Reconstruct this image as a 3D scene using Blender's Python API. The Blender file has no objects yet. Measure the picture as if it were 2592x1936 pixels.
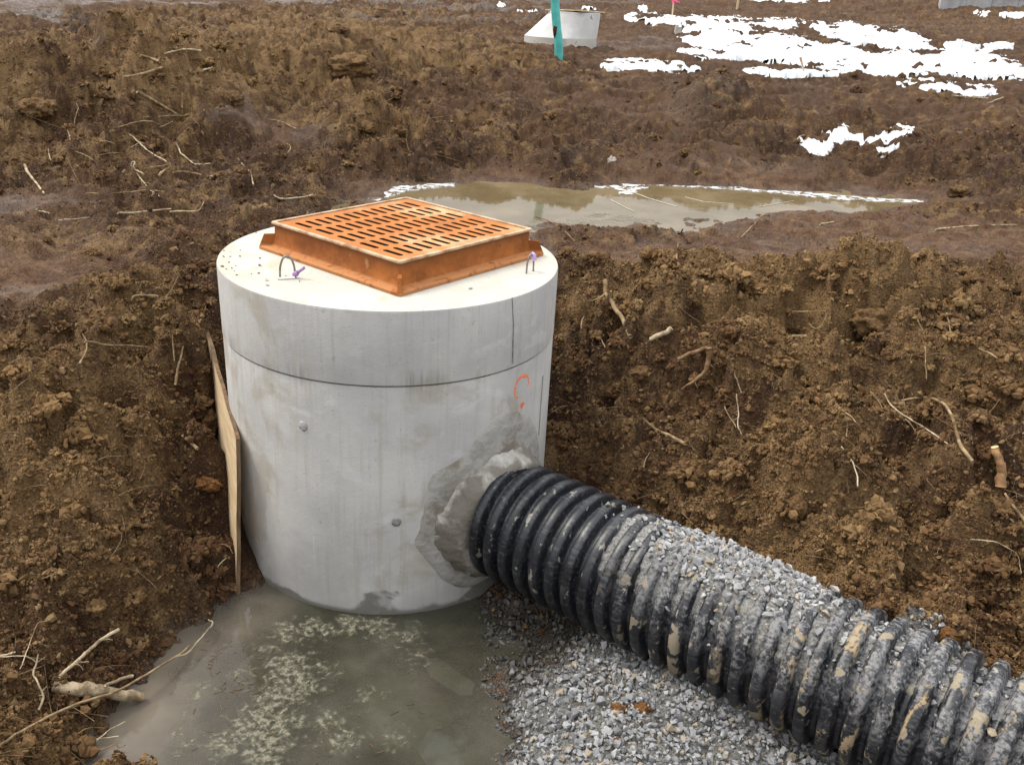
import bpy, bmesh, math, random
import numpy as np
from mathutils import Vector, Matrix
rng = np.random.default_rng(7)
random.seed(7)
PI = math.pi
S = bpy.context.scene
COL = S.collection

# ------------------------------------------------------------------ camera
CAM = np.array([0.55910785, -3.83671567, 2.47413999])
F = 2277.2143           # focal length in pixels of the 2592 px wide photograph
M = np.array([[0.99857668, 0.02142916, 0.04884061],
              [-0.05333492, 0.40121284, 0.91443078],
              [0.0, 0.91573416, -0.40178471]])      # rows: right, up, forward
cam_d = bpy.data.cameras.new('camera')
cam = bpy.data.objects.new('camera', cam_d)
COL.objects.link(cam)
U_ = np.cross(M[0], M[2]); U_ = U_ / np.linalg.norm(U_)
if U_[2] < 0: U_ = -U_
R_ = np.cross(M[2], U_)
cam.matrix_world = Matrix(((R_[0], U_[0], -M[2][0], CAM[0]), (R_[1], U_[1], -M[2][1], CAM[1]),
                           (R_[2], U_[2], -M[2][2], CAM[2]), (0, 0, 0, 1)))
cam_d.sensor_width = 36.0
cam_d.lens = F / 2592 * 36
cam_d.clip_end = 2000
cam_d.clip_start = 0.05
S.camera = cam

# ------------------------------------------------------------------ overcast sky, weak wide sun
SUN_EL, SUN_AZ = math.radians(56), math.radians(-75)
world = bpy.data.worlds.new('World')
S.world = world
world.use_nodes = True
wn, wl = world.node_tree.nodes, world.node_tree.links
wn.clear()
wo = wn.new('ShaderNodeOutputWorld'); wb = wn.new('ShaderNodeBackground')
sky = wn.new('ShaderNodeTexSky'); sky.sky_type = 'NISHITA'; sky.sun_disc = False
sky.sun_elevation = SUN_EL; sky.sun_rotation = SUN_AZ
sky.air_density = 1.0; sky.dust_density = 3.0; sky.ozone_density = 1.0
# cloud deck: brighter overhead than at the horizon, broken by soft noise
tc = wn.new('ShaderNodeTexCoord'); sep = wn.new('ShaderNodeSeparateXYZ')
wl.new(tc.outputs['Generated'], sep.inputs[0])
rmp = wn.new('ShaderNodeMapRange'); rmp.inputs['From Min'].default_value = 0; rmp.inputs['From Max'].default_value = 1
rmp.inputs['To Min'].default_value = 4.6; rmp.inputs['To Max'].default_value = 12.5
wl.new(sep.outputs['Z'], rmp.inputs['Value'])
nz = wn.new('ShaderNodeTexNoise'); nz.inputs['Scale'].default_value = 2.2; nz.inputs['Detail'].default_value = 4
wl.new(tc.outputs['Generated'], nz.inputs['Vector'])
nm = wn.new('ShaderNodeMapRange'); nm.inputs['To Min'].default_value = 0.75; nm.inputs['To Max'].default_value = 1.25
wl.new(nz.outputs['Fac'], nm.inputs['Value'])
ml = wn.new('ShaderNodeMath'); ml.operation = 'MULTIPLY'
wl.new(rmp.outputs[0], ml.inputs[0]); wl.new(nm.outputs[0], ml.inputs[1])
cc = wn.new('ShaderNodeCombineColor')
for k, v in enumerate((0.995, 1.0, 1.015)):
    q = wn.new('ShaderNodeMath'); q.operation = 'MULTIPLY'; q.inputs[1].default_value = v
    wl.new(ml.outputs[0], q.inputs[0]); wl.new(q.outputs[0], cc.inputs[k])
mixs = wn.new('ShaderNodeMix'); mixs.data_type = 'RGBA'; mixs.inputs[0].default_value = 0.88
wl.new(sky.outputs[0], mixs.inputs[6]); wl.new(cc.outputs[0], mixs.inputs[7])
wl.new(mixs.outputs[2], wb.inputs['Color']); wb.inputs['Strength'].default_value = 0.092
wl.new(wb.outputs[0], wo.inputs['Surface'])
sun_d = bpy.data.lights.new('sun', 'SUN'); sun_d.energy = 1.5; sun_d.angle = math.radians(20); sun_d.color = (1.0, 0.93, 0.82)
sun = bpy.data.objects.new('sun', sun_d); COL.objects.link(sun)
sd = Vector((math.cos(SUN_EL) * math.sin(SUN_AZ), math.cos(SUN_EL) * math.cos(SUN_AZ), math.sin(SUN_EL)))
sun.rotation_euler = sd.to_track_quat('Z', 'Y').to_euler()
sun.location = sd * 30
S.view_settings.view_transform = 'Standard'
S.view_settings.look = 'None'
S.view_settings.exposure = 1.02
S.view_settings.gamma = 1.0
S.render.engine = 'CYCLES'
S.cycles.max_bounces = 7
S.cycles.transparent_max_bounces = 8
S.cycles.caustics_reflective = False
S.cycles.caustics_refractive = False

# ------------------------------------------------------------------ helpers
def tag(o, label=None, cat=None, group=None, kind=None):
    if label: o['label'] = label
    if cat: o['category'] = cat
    if group: o['group'] = group
    if kind: o['kind'] = kind
    return o

def empty(name, loc, label=None, cat=None, group=None):
    o = bpy.data.objects.new(name, None); COL.objects.link(o); o.location = loc
    o.empty_display_size = 0.1
    return tag(o, label, cat, group)

def npmesh(name, V, Fc, mat, parent=None, smooth=True, attrs=None, origin=None):
    """V (n,3) array; Fc list of (m,k) index arrays. Linked as ONE mesh object."""
    V = np.asarray(V, dtype=np.float64)
    if parent is not None: org = np.array(parent.matrix_world.translation) if False else np.array(parent.location)
    elif origin is not None: org = np.array(origin, float)
    else: org = np.zeros(3)
    me = bpy.data.meshes.new(name)
    if not isinstance(Fc, (list, tuple)): Fc = [Fc]
    Fc = [np.asarray(f) for f in Fc if len(f)]
    nl = sum(f.size for f in Fc); nf = sum(len(f) for f in Fc)
    me.vertices.add(len(V)); me.loops.add(nl); me.polygons.add(nf)
    me.vertices.foreach_set('co', (V - org).astype(np.float32).ravel())
    me.loops.foreach_set('vertex_index', np.concatenate([f.ravel() for f in Fc]).astype(np.int32))
    tot = np.concatenate([np.full(len(f), f.shape[1]) for f in Fc])
    st = np.concatenate([[0], np.cumsum(tot)[:-1]])
    me.polygons.foreach_set('loop_start', st.astype(np.int32))
    me.polygons.foreach_set('loop_total', tot.astype(np.int32))
    me.polygons.foreach_set('use_smooth', np.full(nf, bool(smooth)))
    me.update(calc_edges=True)
    if attrs:
        for k, a in attrs.items():
            at = me.attributes.new(k, 'FLOAT', 'POINT'); at.data.foreach_set('value', np.asarray(a, np.float32))
    me.validate()
    o = bpy.data.objects.new(name, me); COL.objects.link(o)
    if mat: me.materials.append(mat)
    if parent is not None: o.parent = parent
    elif origin is not None: o.location = origin
    return o

def bmobj(name, bm, mat, parent=None, smooth=False, origin=None, keep=False):
    me = bpy.data.meshes.new(name)
    if parent is not None and not keep: bmesh.ops.translate(bm, verts=bm.verts, vec=-Vector(parent.location))
    if origin is not None: bmesh.ops.translate(bm, verts=bm.verts, vec=-Vector(origin))
    bmesh.ops.recalc_face_normals(bm, faces=bm.faces)
    for f in bm.faces: f.smooth = smooth
    bm.to_mesh(me); bm.free()
    if mat: me.materials.append(mat)
    o = bpy.data.objects.new(name, me); COL.objects.link(o)
    if parent is not None: o.parent = parent
    if origin is not None: o.location = origin
    return o

def add_box(bm, cx, cy, cz, sx, sy, sz, rot=0.0, m=None):
    r = bmesh.ops.create_cube(bm, size=1)
    vs = r['verts']
    bmesh.ops.scale(bm, verts=vs, vec=(sx, sy, sz))
    if m is not None: bmesh.ops.transform(bm, matrix=m, verts=vs)
    else:
        bmesh.ops.rotate(bm, verts=vs, cent=(0, 0, 0), matrix=Matrix.Rotation(rot, 3, 'Z'))
        bmesh.ops.translate(bm, verts=vs, vec=(cx, cy, cz))
    return vs

# ---- noise
def _h(ix, iy, seed):
    n = (ix.astype(np.int64) * 374761393 + iy.astype(np.int64) * 668265263 + seed * 974634777) & 0xffffffff
    n = ((n ^ (n >> 13)) * 1274126177) & 0xffffffff
    n = ((n ^ (n >> 16)) * 2246822519) & 0xffffffff
    return ((n ^ (n >> 15)) & 0xffffff) / float(0x1000000)

def perlin(x, y, seed=0):
    ix, iy = np.floor(x), np.floor(y); fx, fy = x - ix, y - iy
    ux, uy = fx * fx * fx * (fx * (fx * 6 - 15) + 10), fy * fy * fy * (fy * (fy * 6 - 15) + 10)
    def g(dx, dy):
        a = _h(ix + dx, iy + dy, seed) * 2 * PI
        return np.cos(a) * (fx - dx) + np.sin(a) * (fy - dy)
    a = g(0, 0) * (1 - ux) + g(1, 0) * ux; b = g(0, 1) * (1 - ux) + g(1, 1) * ux
    return (a * (1 - uy) + b * uy) * 1.5

def fbm(x, y, oct=4, seed=0, gain=0.5):
    s = 0; a = 1.0
    for o in range(oct):
        s = s + a * perlin(x * 2 ** o + 17.3 * o, y * 2 ** o - 9.1 * o, seed + o); a *= gain
    return s

def worley(x, y, seed=0, rmin=0.35, rmax=0.75):
    """half-ball bumps: returns height 0..~0.75 and the random id of the ball on top"""
    ix, iy = np.floor(x), np.floor(y)
    best = np.zeros_like(x); idv = np.full_like(x, 0.5)
    for dx in (-1, 0, 1):
        for dy in (-1, 0, 1):
            jx, jy = ix + dx, iy + dy
            px = jx + 0.1 + 0.8 * _h(jx, jy, seed); py = jy + 0.1 + 0.8 * _h(jx, jy, seed + 1)
            r = rmin + (rmax - rmin) * _h(jx, jy, seed + 2) ** 1.5
            d2 = (x - px) ** 2 + (y - py) ** 2
            h = np.sqrt(np.maximum(r * r - d2, 0))
            m = h > best
            best = np.where(m, h, best); idv = np.where(m, _h(jx, jy, seed + 3), idv)
    return best, idv

def sstep(a, b, x):
    t = np.clip((x - a) / (b - a), 0, 1); return t * t * (3 - 2 * t)

# ---- photograph pixel (2212 px wide measure) <-> world
K = 1.171791
def ray(px, py):
    v = np.stack([(np.asarray(px, float) * K - 1296) / F, -(np.asarray(py, float) * K - 968) / F, np.ones(np.shape(px))], -1)
    v = v @ M
    return v / np.linalg.norm(v, axis=-1, keepdims=True)
def at_z(px, py, z):
    k = ray(px, py); return CAM + k * ((z - CAM[2]) / k[..., 2])[..., None]
def to_px(P):
    q = (P - CAM) @ M.T
    w = np.maximum(q[..., 2], 1e-3)
    return (1296 + F * q[..., 0] / w) / K, (968 - F * q[..., 1] / w) / K, q[..., 2]

# ------------------------------------------------------------------ relief of the site
# photo point x, y, height z (None: the far gently rising field), roughness, dryness
def zfar(x, y):
    d = np.hypot(x - CAM[0], y - CAM[1])
    return 0.98 + 0.045 * np.maximum(d - 11, 0)
CTRL = [
 # pit floor and water edge (water at z = 0)
 (700,1480,-.16,.25,0),(600,1400,-.15,.25,0),(850,1600,-.15,.25,0),(720,1370,-.14,.2,0),(500,1500,-.10,.25,0),(420,1620,-.08,.25,0),
 (950,1420,-.07,.2,0),(960,1560,-.07,.2,0),(1000,1640,-.05,.2,0),(700,1640,-.15,.25,0),
 (520,1290,-.01,.5,0),(470,1312,0,.5,.1),(400,1370,0,.5,.1),(345,1412,0,.5,.1),(310,1445,0,.6,.1),(260,1490,0.0,.6,.2),(190,1550,0,.6,.3),(215,1650,0,.6,.3),
 # gravel bed below the pipe
 (1050,1400,-.015,.1,.5),(1055,1500,-.01,.1,.5),(1085,1600,0.0,.1,.5),(1130,1560,.06,.1,.5),(1060,1300,-.006,.3,.1),(1180,1345,.006,.3,.1),(1090,1380,-.006,.2,.1),(1140,1400,.012,.1,.5),(1150,1460,.07,.1,.5),(1250,1390,.12,.1,.5),
 (1400,1440,.20,.1,.5),(1560,1500,.235,.1,.5),(1250,1530,.155,.1,.5),(1400,1600,.19,.1,.5),(1180,1640,.10,.1,.5),(1700,1600,.20,.1,.5),(1860,1700,.17,.1,.5),
 # bank right of the pipe
 (1195,1010,.36,.9,.4),(1300,1075,.38,.9,.4),(1560,1190,.40,1,.6),(1900,1340,.43,1,.6),(2212,1490,.48,1,.5),
 (1200,900,.50,1,.2),(1320,880,.60,1,.4),(1500,1000,.58,1,.5),(1700,1080,.60,1,.6),(1950,1160,.62,1,.6),(2212,1230,.64,1,.5),
 (1210,760,.72,1,.3),(1350,760,.82,1,.4),(1500,860,.74,1,.2),(1650,880,.76,1,.4),(1850,920,.78,1,.6),(2212,960,.82,1,.4),
 (1210,660,.88,1,.5),(1320,660,.94,1,.6),(1450,740,.93,.8,.3),(1600,700,1.0,1,.8),(1750,650,1.08,1,1),(1900,690,1.02,1,.9),(2100,700,1.02,1,.5),(2212,760,.98,1,.4),
 (1500,615,1.05,1,.9),(1650,600,1.09,1,1),(1850,600,1.12,1,1),(2010,600,1.12,1,1),(2150,610,1.07,.9,.6),(1300,610,.98,.9,.6),
 # smooth wet track behind the bank
 (1250,560,.95,.30,.25),(1450,550,.98,.22,.2),(1650,560,1.0,.2,.15),(1850,560,1.0,.2,.1),(2100,560,1.02,.25,.1),(2212,560,1.03,.3,.1),
 (1250,520,.95,.4,.2),(1450,505,.95,.45,.3),(1700,500,.97,.35,.2),(1900,490,.98,.35,.2),(2150,500,1.0,.3,.2),(2080,450,.99,.6,.5),(2212,440,1.02,.7,.6),(1980,452,.96,.5,.4),
 # puddle
 (850,430,.88,.05,0),(1000,425,.87,.05,0),(1200,440,.86,.05,0),(1400,440,.86,.05,0),(1600,440,.87,.05,0),(1800,440,.88,.05,0),(1930,442,.885,.05,0),(1100,470,.87,.05,0),(1300,475,.88,.05,0),
 (810,420,.93,.2,0),(900,404,.93,.2,0),(1000,397,.93,.2,0),(1150,396,.93,.2,0),(1350,400,.93,.2,0),(1550,403,.93,.2,0),(1750,418,.93,.2,0),(1900,430,.93,.2,0),(2030,438,.935,.2,0),
 (1930,456,.925,.3,.1),(1750,470,.93,.3,.1),(1600,481,.93,.3,.1),(1420,491,.93,.3,.1),(1250,500,.93,.3,.1),(1150,502,.93,.3,.1),
 (780,440,.95,.4,.1),(650,430,.96,.6,.2),(550,470,.97,.5,.2),
 # slope and mound behind the puddle
 (900,380,.99,.7,.1),(1200,375,1.02,.8,.1),(1500,380,1.0,.5,.1),(1750,390,1.0,.4,.1),(2000,400,1.03,.6,.1),(2180,380,1.10,.9,.3),
 (1000,320,1.08,1,.3),(1200,310,1.16,.8,.3),(1400,320,1.14,.6,.1),(1600,320,1.16,.7,.3),(1800,320,1.16,.9,.1),(2050,330,1.18,1,.2),(2200,310,1.22,1,.3),
 (1000,240,1.26,.8,.4),(1200,250,1.27,.8,.2),(1440,250,1.24,.5,.1),(1540,240,1.36,.8,.5),(1540,175,1.62,.9,.8),(1640,230,1.36,.7,.3),(1800,240,1.30,.6,.2),(2000,240,1.30,.6,.3),(2200,230,1.34,.6,.3),
 (1100,185,1.34,.8,.2),(1250,190,1.36,.8,.3),(1400,190,1.34,.6,.1),(1750,190,1.36,.8,.3),(1300,150,1.34,.6,.2),(1450,160,1.32,.6,.1),(1200,130,1.38,.8,.3),(1100,110,1.42,.9,.6),
 (1560,125,None,.7,.1),(1850,130,None,.7,.1),(2100,150,None,.7,.1),(1700,90,None,.8,.1),(2000,100,None,.8,.1),(1400,90,None,.5,.1),(1220,105,None,.4,.2),(1350,60,None,.6,.2),
 (2100,60,None,1,.6),(1800,40,None,.9,.4),(1500,20,None,.7,.2),(1200,15,None,.7,.2),(900,30,None,.8,.4),(900,0,None,.6,.2),(2200,15,None,.7,.2),(2000,0,None,.7,.2),(1500,-20,None,.6,.2),
 # heap of root-filled spoil on the left
 (0,410,.96,.5,.1),(100,440,.95,.25,.1),(300,450,.97,.6,.2),(420,450,.97,.6,.3),(0,350,1.04,.9,.3),(200,370,1.03,.9,.3),(400,370,1.01,.7,.1),(600,370,1.0,.6,.1),(800,380,.99,.8,.1),
 (100,300,1.14,1,.4),(300,300,1.16,1,.4),(480,310,1.10,.8,.1),(520,270,1.20,.3,.1),(680,310,1.08,.4,.1),(780,290,1.16,1,.8),(900,320,1.06,1,.3),
 (0,240,1.30,1,.6),(200,220,1.38,1,.7),(400,230,1.34,1,.7),(620,220,1.30,1,.5),(800,210,1.28,.8,.3),(900,230,1.25,.7,.3),
 (0,160,1.50,.8,.4),(200,160,1.58,.9,.6),(330,140,1.68,1,.8),(500,140,1.66,1,.9),(720,130,1.68,1,1),(900,120,1.6,.9,.8),(1000,150,1.48,.9,.7),
 (0,100,1.50,.55,.1),(150,90,1.5,.5,.1),(350,80,1.60,.7,.5),(600,80,1.66,.6,.7),(800,80,1.66,.7,.8),(1000,90,1.55,.8,.7),
 (50,60,None,.6,.2),(200,40,None,.7,.3),(500,30,None,.7,.4),(100,20,None,.2,0),(300,0,None,.2,0),(600,5,None,.4,.1),(750,10,None,.6,.2),
 # near left ground, track
 (0,480,.96,.4,.2),(150,500,.96,.4,.3),(350,500,.98,.5,.3),(480,520,.98,.5,.2),(0,560,.95,.25,.1),(200,570,.95,.35,.2),(400,560,.97,.5,.2),(0,620,.94,.15,.0),(80,625,.94,.15,0),(200,640,.95,.4,.2),(440,610,.94,.8,.4),
 (0,700,.92,.6,.3),(120,720,.90,.7,.4),(280,700,.90,.9,.6),(400,700,.86,1,.5),(455,700,.83,1,.2),(450,640,.92,.9,.3),
 (0,820,.80,1,.6),(150,850,.76,1,.7),(300,820,.76,1,.6),(400,820,.70,1,.4),(452,850,.62,1,.1),(458,930,.56,1,.1),
 (0,960,.66,1,.7),(150,1000,.60,1,.8),(300,980,.56,1,.7),(400,980,.48,1,.4),(470,1030,.42,1,.2),(480,1120,.30,1,.1),(500,1230,.10,.7,.0),
 (0,1120,.50,1,.8),(150,1150,.44,1,.7),(300,1150,.36,1,.7),(420,1140,.27,1,.3),(0,1300,.36,1,.6),(150,1300,.28,1,.6),(290,1290,.19,1,.5),(400,1280,.10,.9,.2),
 (0,1440,.24,1,.4),(120,1430,.17,1,.4),(230,1420,.08,.9,.2),(50,1530,.19,1,.5),(140,1520,.09,.9,.4),(0,1600,.26,1,.7),(100,1610,.14,1,.7),(0,1660,.30,1,.7),(130,1660,.13,1,.7),
]
WORLD = [  # ground the camera does not see straight on: x, y, z, roughness, dryness
 (0,0,-.1,0,0),(.4,-.3,-.1,0,0),(-.4,-.3,-.1,0,0),(0,-.7,-.12,0,0),(-.78,-.1,.0,.3,0),(-.72,-.45,-.06,.3,0),(.75,-.2,.2,.4,0),(.6,-.5,.06,.3,0),(0,.5,.0,0,0),(-.55,.55,.25,.4,0),(.6,.6,.4,.5,.2),
 (0,.95,.75,.6,.2),(-.6,.95,.82,.6,.2),(.7,1.0,.85,.7,.2),(0,1.4,.93,.5,.2),(-.9,.7,.80,.6,.2),
 (-2.6,-3.2,.9,.8,.4),(-1.2,-3.6,.8,.8,.4),(-1.5,-2.4,.40,.9,.4),(-2.3,-1.8,.65,.9,.5),(.5,-4.0,.9,.6,.3),(2.3,-4.0,.95,.6,.3),(0.3,-2.7,.05,.4,.3),(1.2,-2.9,.25,.3,.3),(.5,-3.3,.6,.6,.3),(-.5,-2.6,-.02,.5,.3),
 (2.7,-2.3,.25,.4,.4),(3.2,-2.6,.3,.5,.4),(3.4,-1.7,.6,1,.5),(4.2,-2.0,.9,1,.5),(4.5,-.5,1.1,1,.5),(3.5,-3.6,1.0,.7,.3),(6,2,1.05,.4,.2),(8,-3,1.0,.6,.3),(-4,-1,1.0,.7,.3),(-6,3,1.0,.7,.3),(-5,-5,1,.6,.3),(5,-6,1,.6,.3),(0,-7,1,.6,.3),(1.9,-1.75,.14,.3,.3),(2.6,-2.1,.2,.3,.3),
]
for a in np.radians(np.arange(0, 360, 20)):
    for d in (14, 30, 70, 200, 700):
        x, y = CAM[0] + d * math.sin(a), CAM[1] + d * math.cos(a)
        if math.cos(a) > 0.7 and d < 15: continue
        z = float(zfar(x, y)) if d < 71 else 4.6 + 0.004 * d
        if math.cos(a) < 0.5: z = 1.0 + (z - 1.0) * max(0.15, math.cos(a))
        WORLD.append((x, y, z, .7, .3))
P_ = []
for px, py, z, ro, dr in CTRL:
    if z is None:
        z = 1.0
        for _ in range(30):
            q = at_z(np.array(px), np.array(py), z)
            if not (0 < np.hypot(*(q - CAM)[:2]) < 90) or ray(px, py)[2] > 0: q = CAM + ray(px, py) * 60
            z = 0.5 * z + 0.5 * float(zfar(q[0], q[1]))
    q = at_z(np.array(px), np.array(py), z)
    P_.append((q[0], q[1], z, ro, dr))
P_ = np.array(P_ + WORLD)
_d = np.hypot(P_[:, 0] - CAM[0], P_[:, 1] - CAM[1]); _f = np.clip((_d - 7.2) / 2, 0, 1) * (P_[:, 0] > -.2)
P_[:, 3] = np.where((P_[:, 3] < .36) & (P_[:, 2] > .9), P_[:, 3] * .6, P_[:, 3]) * (1 - .38 * _f); P_[:, 4] *= 1 - .6 * _f
AZK = 1.0
def uv_of(x, y):
    dx, dy = x - CAM[0], y - CAM[1]
    return np.arctan2(dx, dy) * AZK, np.log(np.maximum(np.hypot(dx, dy), .25))
cu, cv = uv_of(P_[:, 0], P_[:, 1])
CE = 0.03
def kern(u, v):
    return np.sqrt((np.sin(u)[..., None] - np.sin(cu)) ** 2 + (np.cos(u)[..., None] - np.cos(cu)) ** 2 + (v[..., None] - cv) ** 2 + CE ** 2)
A = kern(cu, cv); n = len(P_)
A = A - 0.004 * np.eye(n)      # slight smoothing
B = np.zeros((n + 1, n + 1)); B[:n, :n] = A; B[:n, n] = 1; B[n, :n] = 1
Wt = np.linalg.solve(B, np.concatenate([P_[:, 2:5], np.zeros((1, 3))]))
def base(x, y):
    sh = np.shape(x); x = np.ravel(x); y = np.ravel(y)
    out = np.empty((len(x), 3))
    for i in range(0, len(x), 60000):
        u, v = uv_of(x[i:i + 60000], y[i:i + 60000])
        out[i:i + 60000] = kern(u, v) @ Wt[:n] + Wt[n]
    return out[:, 0].reshape(sh), np.clip(out[:, 1], 0, 1.1).reshape(sh), np.clip(out[:, 2], 0, 1).reshape(sh)

def bumps(x, y, ro, z0):
    d = np.hypot(x - CAM[0], y - CAM[1])
    far = sstep(4, 14, d)
    wx = x + 0.05 * fbm(x * 3.1, y * 3.1, 3, 31); wy = y + 0.05 * fbm(x * 3.1 + 50, y * 3.1, 3, 37)
    h = 0.055 * fbm(wx * 1.7, wy * 1.7, 4, 1) * (0.35 + ro)
    bil = np.abs(fbm(wx * 3.0, wy * 3.0, 3, 5))
    h = h + ro * (0.20 * (0.33 - bil))
    w0, i0 = worley(wx * 2.6 + .2 * wy, wy * 2.6, 7, .2, .8); h = h + ro * 0.20 * w0 * np.clip(i0 * 1.5 - .35, 0, 1)
    led = perlin(wx * 1.3 + 9, wy * 2.1, 27) + .35 * perlin(wx * 5, wy * 5, 28)
    h = h + ro * 0.10 * (sstep(-.06, .06, led) - .5)
    w1, i1 = worley(wx * 5.2, wy * 5.2, 11, .2, .72); h = h + ro * 0.10 * w1 * (i1 * 1.0 + .3)
    w2, i2 = worley(wx * 12.5, wy * 12.5, 15, .3, .75); h = h + ro * 0.046 * w2
    w3, i3 = worley(x * 27, y * 27, 19, .35, .75); h = h + (ro * 0.9 + .06) * 0.032 * w3 * (1 - .3 * far)
    w4, i4 = worley(x * 60, y * 60, 23, .35, .7); h = h + (ro * 0.9 + .08) * 0.019 * w4 * (1 - far)
    near = sstep(6.5, 4.5, d)
    w5, i5 = worley(x * 118, y * 118, 29, .35, .7); h = h + (ro * 0.9 + .06) * 0.0085 * w5 * near
    # ruts pressed into the smooth tracks
    rut = perlin(x * 1.1 + 0.3 * y + .3 * fbm(x * 2, y * 2, 2, 44), y * 7.5 + 0.8 * x, 41) * (1 - np.clip(ro, 0, 1))
    h = h + 0.022 * rut + 0.010 * fbm(x * 9, y * 22, 3, 43) - .012 * sstep(.05, .0, np.abs(fbm(x * 4, y * 9, 3, 45))) * (1 - np.clip(ro, 0, 1))
    h = h + far * 0.16 * fbm(x * 0.5, y * 1.0, 3, 51) + far * (1.2 - ro) * .05 * perlin(x * .35 + .1 * y, y * 2.6, 53)
    return h - 0.03 * ro, (w1, i1, w2, i2)
def damp(x, y, z):
    # keep the relief clear of the concrete structures and quiet below water
    r = np.hypot(x, y); k = sstep(.70, 1.0, r) * .85 + .15
    k = np.where((z < -0.03), k * .5, k)
    return k
LUMPS = [(1540,640,.13,.07),(1650,630,.14,.10),(1775,655,.20,.15),(1880,675,.20,.17),(2010,640,.16,.11),(2130,650,.15,.10),(1440,690,.10,.06),(1330,760,.10,.06),(1390,800,.10,.07),
 (1560,770,.13,.09),(1660,800,.19,.12),(1790,790,.17,.12),(1950,800,.14,.09),(2080,800,.14,.10),(2180,860,.15,.11),(1600,930,.09,.07),(1700,950,.15,.08),(1850,940,.16,.12),(1970,960,.13,.08),(2080,1050,.15,.11),
 (1480,960,.10,.07),(1390,1000,.10,.06),(1560,1080,.08,.06),(1710,1095,.09,.09),(1830,1060,.13,.09),(1900,1180,.12,.09),(2060,1200,.13,.10),(2190,1160,.12,.10),(1780,1190,.10,.07),(1280,930,.07,.06),
 (250,760,.13,.07),(380,740,.10,.06),(120,830,.14,.07),(300,860,.12,.08),(430,900,.10,.09),(200,960,.13,.08),(60,940,.12,.07),(330,1010,.12,.08),(120,1090,.12,.08),(240,1130,.12,.08),(400,1090,.08,.06),
 (60,1230,.10,.07),(180,1260,.11,.07),(300,1240,.10,.06),(100,1370,.09,.06),(30,1500,.09,.06),(740,145,.55,.22),(620,200,.4,.15),(480,190,.4,.14),(300,210,.45,.16),(120,250,.4,.15),(860,220,.35,.14),(780,280,.3,.15),(960,190,.4,.12),(90,180,.5,.15),
 (1180,290,.3,.14),(1090,250,.3,.12),(1330,230,.35,.10),(1620,290,.35,.12),(2120,330,.4,.2),(1950,350,.3,.12),(1250,350,.2,.08),(1850,270,.3,.1),(2080,410,.15,.07),
 (1500,845,.15,-.12),(1640,880,.13,-.09),(1700,1010,.09,-.08),(1590,1130,.07,-.07),(2000,880,.12,-.09),(2130,930,.12,-.1),(1990,1110,.09,-.08),(1430,780,.10,-.07),(1860,740,.12,-.09),(390,950,.07,-.10),(160,900,.08,-.07),(260,1080,.07,-.06),(480,330,.3,-.12),(300,340,.25,-.10),(1340,690,.09,-.06),(1960,1240,.08,-.07),(2150,1300,.1,-.08)]
_l = []
for px_, py_, r_, h_ in LUMPS:
    zz = .9
    for _ in range(12):
        q_ = at_z(np.array(px_), np.array(py_), zz); zz = .5 * zz + .5 * float(base(np.array([q_[0]]), np.array([q_[1]]))[0][0])
    _l.append((q_[0], q_[1], r_, h_))
LUMPS = _l
def height(x, y):
    z, ro, dr = base(x, y)
    wx_ = x + .045 * fbm(x * 5, y * 5, 3, 101); wy_ = y + .045 * fbm(x * 5 + 30, y * 5, 3, 103)
    for lx, ly, lr, lh in LUMPS:
        q = ((wx_ - lx) ** 2 + (wy_ - ly) ** 2) / (lr * lr)
        z = z + lh * np.sqrt(np.clip(1 - q, 0, 1)) * sstep(.74, .95, np.hypot(x, y))
    h, w = bumps(x, y, ro * damp(x, y, z), z)
    return z, z + h, ro, dr, w

# terrain grid round the camera: fine where it is looked at, coarse behind
az = np.concatenate([np.radians(np.linspace(-44, 44, 1420)) + math.radians(3.1), np.radians(np.linspace(47, 313, 90)) + math.radians(3.1)])
rs = [0.25, 0.6, 1.0, 1.3]
while rs[-1] < 900:
    r = rs[-1]
    rs.append(r + (min(0.00115 * (r * r + 3.6) / 2.0, r * 0.0042) if r < 26 else (r * .0065 if r < 85 else r * 0.03)))
rs = np.array(rs)
AZ, RR = np.meshgrid(az, rs, indexing='ij')
GX = CAM[0] + RR * np.sin(AZ); GY = CAM[1] + RR * np.cos(AZ)
BZ, GZ, GRO, GDR, (W1, I1, W2, I2) = height(GX, GY)
na, nr = GX.shape
print('terrain', na, nr, na * nr)

def hit(px, py, water=True, lift=0.0):
    """first ground point seen through photo pixel(s), optionally lifted towards the viewer"""
    px = np.atleast_1d(np.asarray(px, float)); py = np.atleast_1d(np.asarray(py, float))
    k = ray(px, py); out = np.empty((len(px), 3))
    for i in range(len(px)):
        kk = k[i]; a = math.atan2(kk[0], kk[1])
        fi = np.interp(a, az[:1420], np.arange(1420)); i0 = int(min(fi, 1418)); t = fi - i0
        col = GZ[i0] * (1 - t) + GZ[i0 + 1] * t
        if water:
            col = np.maximum(col, np.where(rs < 5, 0.0, -9))
        hr = math.hypot(kk[0], kk[1]); tz = CAM[2] + rs * kk[2] / hr
        below = np.nonzero((tz < col) & (rs > 1.2))[0]
        j = below[0] if len(below) else nr - 1
        j = max(j, 1)
        d0 = tz[j - 1] - col[j - 1]; d1 = tz[j] - col[j]
        rr = rs[j - 1] + (rs[j] - rs[j - 1]) * (d0 / (d0 - d1 + 1e-9))
        out[i] = CAM + kk * (rr / hr)
    return out - k * np.reshape(np.asarray(lift, float) * np.ones(len(px)), (-1, 1))

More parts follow.
